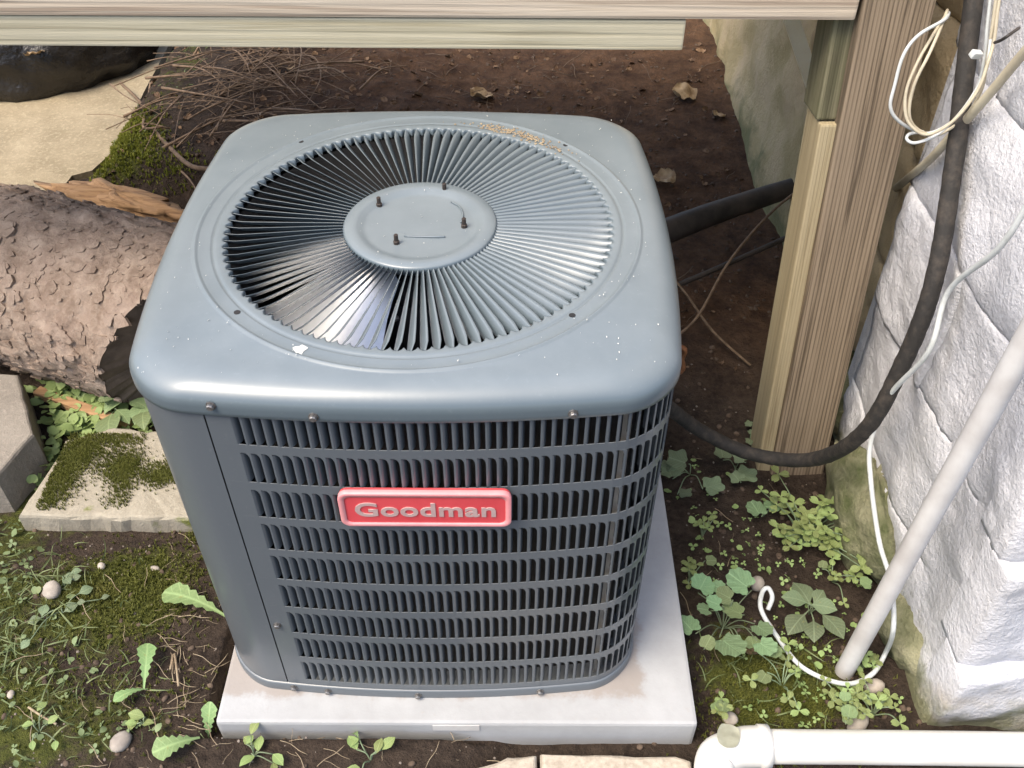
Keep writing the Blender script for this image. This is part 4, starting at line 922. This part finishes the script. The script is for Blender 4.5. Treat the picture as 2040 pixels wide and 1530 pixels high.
scatter('root_bits', [st_], [(rng.gauss(-.1, .5), rng.uniform(.6, 2.5)) for _ in range(420)], MT['twig'], .03, .11, .008, 'thin roots and twig bits on the soil behind the unit', .3)
# dry brush pile behind the unit
tw = []
for k in range(150):
    cx, cy = rng.gauss(-.68, .15), rng.gauss(1.72, .22); z = H(cx, cy)+rng.uniform(.005, .07); a = rng.uniform(-.6, 1.3) if rng.random() < .35 else rng.uniform(0, 6.3); L_ = rng.uniform(.05, .20); bend = rng.uniform(-.5, .5)
    tw.append(tube([(cx-L_*math.cos(a), cy-L_*math.sin(a), z), (cx+bend*L_*-math.sin(a), cy+bend*L_*math.cos(a), z+.02), (cx+L_*math.cos(a+bend), cy+L_*math.sin(a+bend), z-.005)], [rng.choice((.001, .0014, .002, .003, .0045)), .001], 5, 5))
tag(obj('brush_pile', join(*tw), MT['twig'], None, True), 'tangle of dry brown twigs', None, None, 'stuff')
pipe('twig', [(-1.176, 1.854, 0.050), (-1.060, 1.694, 0.060), (-0.959, 1.495, 0.080), (-0.868, 1.358, 0.090), (-0.778, 1.243, 0.100), (-0.714, 1.222, 0.100)], [.005, .0075], MT['twig'], 'long bare twig arching from the driveway to the unit', 'twig', 7, 6, .1)
pipe('twig', [(-1.068, 1.834, 0.060), (-1.033, 1.691, 0.070), (-0.982, 1.488, 0.100), (-0.962, 1.454, 0.100), (-0.917, 1.467, 0.100)], .004, MT['twig'], 'thin hooked twig at the driveway edge', 'twig', 6, 6, .1)
for lab, pts in (('pale stick lying at the bottom left', ((-0.650, -0.358), (-0.624, -0.373), (-0.593, -0.388))), ('thin straw stalk beside the upright leaf', ((-0.439, -0.290), (-0.440, -0.261), (-0.416, -0.322)))):
    pipe('stick', [(x, y, H(x, y)+.008) for x, y in pts], .002, MT['straw'], lab, 'stick', 6, 4, .1)

# pebbles and dead leaves
for lab, x, y, sx_, sy_, sz_, sdd in (('pale rounded pebble at the bottom left edge', -0.483, -0.415, .019, .015, .011, 1), ('flat pale stone lying in the grass at left', -0.690, -0.137, .020, .016, .012, 2), ('small tan stone in the soil below the slab', -0.529, -0.076, .010, .006, .005, 3), ('small white pebble in the bare soil below the slab', -0.627, -0.073, .007, .008, .006, 4),
                                      ('white pebble at the far left edge', -0.688, -0.335, .008, .006, .005, 5), ('grey stone beside the round leaves near the cable end', 0.587, -0.081, .013, .016, .012, 6), ('flat grey stone against the white drain pipe', 0.701, -0.356, .024, .014, .010, 7), ('reddish stone at the conduit foot', 0.746, -0.289, .013, .020, .012, 8), ('round grey stone behind the drain pipe elbow', 0.492, -0.349, .013, .012, .009, 9)):
    p = (x, y); tag(obj('pebble', xf(blob(1, sx_, sy_, sz_, sdd+50, 12, 8, .15), (p[0], p[1], H(p[0], p[1])+sz_*.6), (0, 0, sdd)), MT['stone_small'], None, True), lab, 'pebble', 'loose pebbles')
for lab, x, y, r, sdd in (('large curled pale dead leaf on the dark soil under the deck', 0.688, 1.798, .042, 1), ('small dead leaf right of the unit top corner', 0.782, 1.673, .028, 2), ('brown dead leaf at the back edge of the unit', 0.570, 1.309, .035, 3), ('pale leaf scrap on the soil behind the lid', 0.024, 1.803, .040, 4), ('cream scrap of leaf in front of the brush pile', -0.606, 1.879, .02, 5), ('pale dry leaf under the green leaves near the cable end', 0.557, -0.218, .022, 6), ('flat grey green leaf shape on the drain pipe elbow', 0.467, -0.413, .022, 7), ('pale leaf resting on the black plastic bag', -1.400, 1.800, .035, 8)):
    if 'elbow' in lab: z = .078
    elif 'plastic' in lab: z = .172
    else: z = None
    p = (x, y)
    zz = (H(p[0], p[1])+r*.35) if z is None else z
    tag(obj('dead_leaf', xf(crumple(r, sdd+5), (p[0], p[1], zz), (.3*math.sin(sdd), .3*math.cos(sdd*2), sdd*1.3), (1, 1, .25 if 'elbow' in lab else 1)), MT['dead_leaf'] if 'elbow' not in lab else MT['grey_shape'], None, True), lab, 'leaf', 'dead leaves')  # the one on the elbow is a flattened shape in grey green
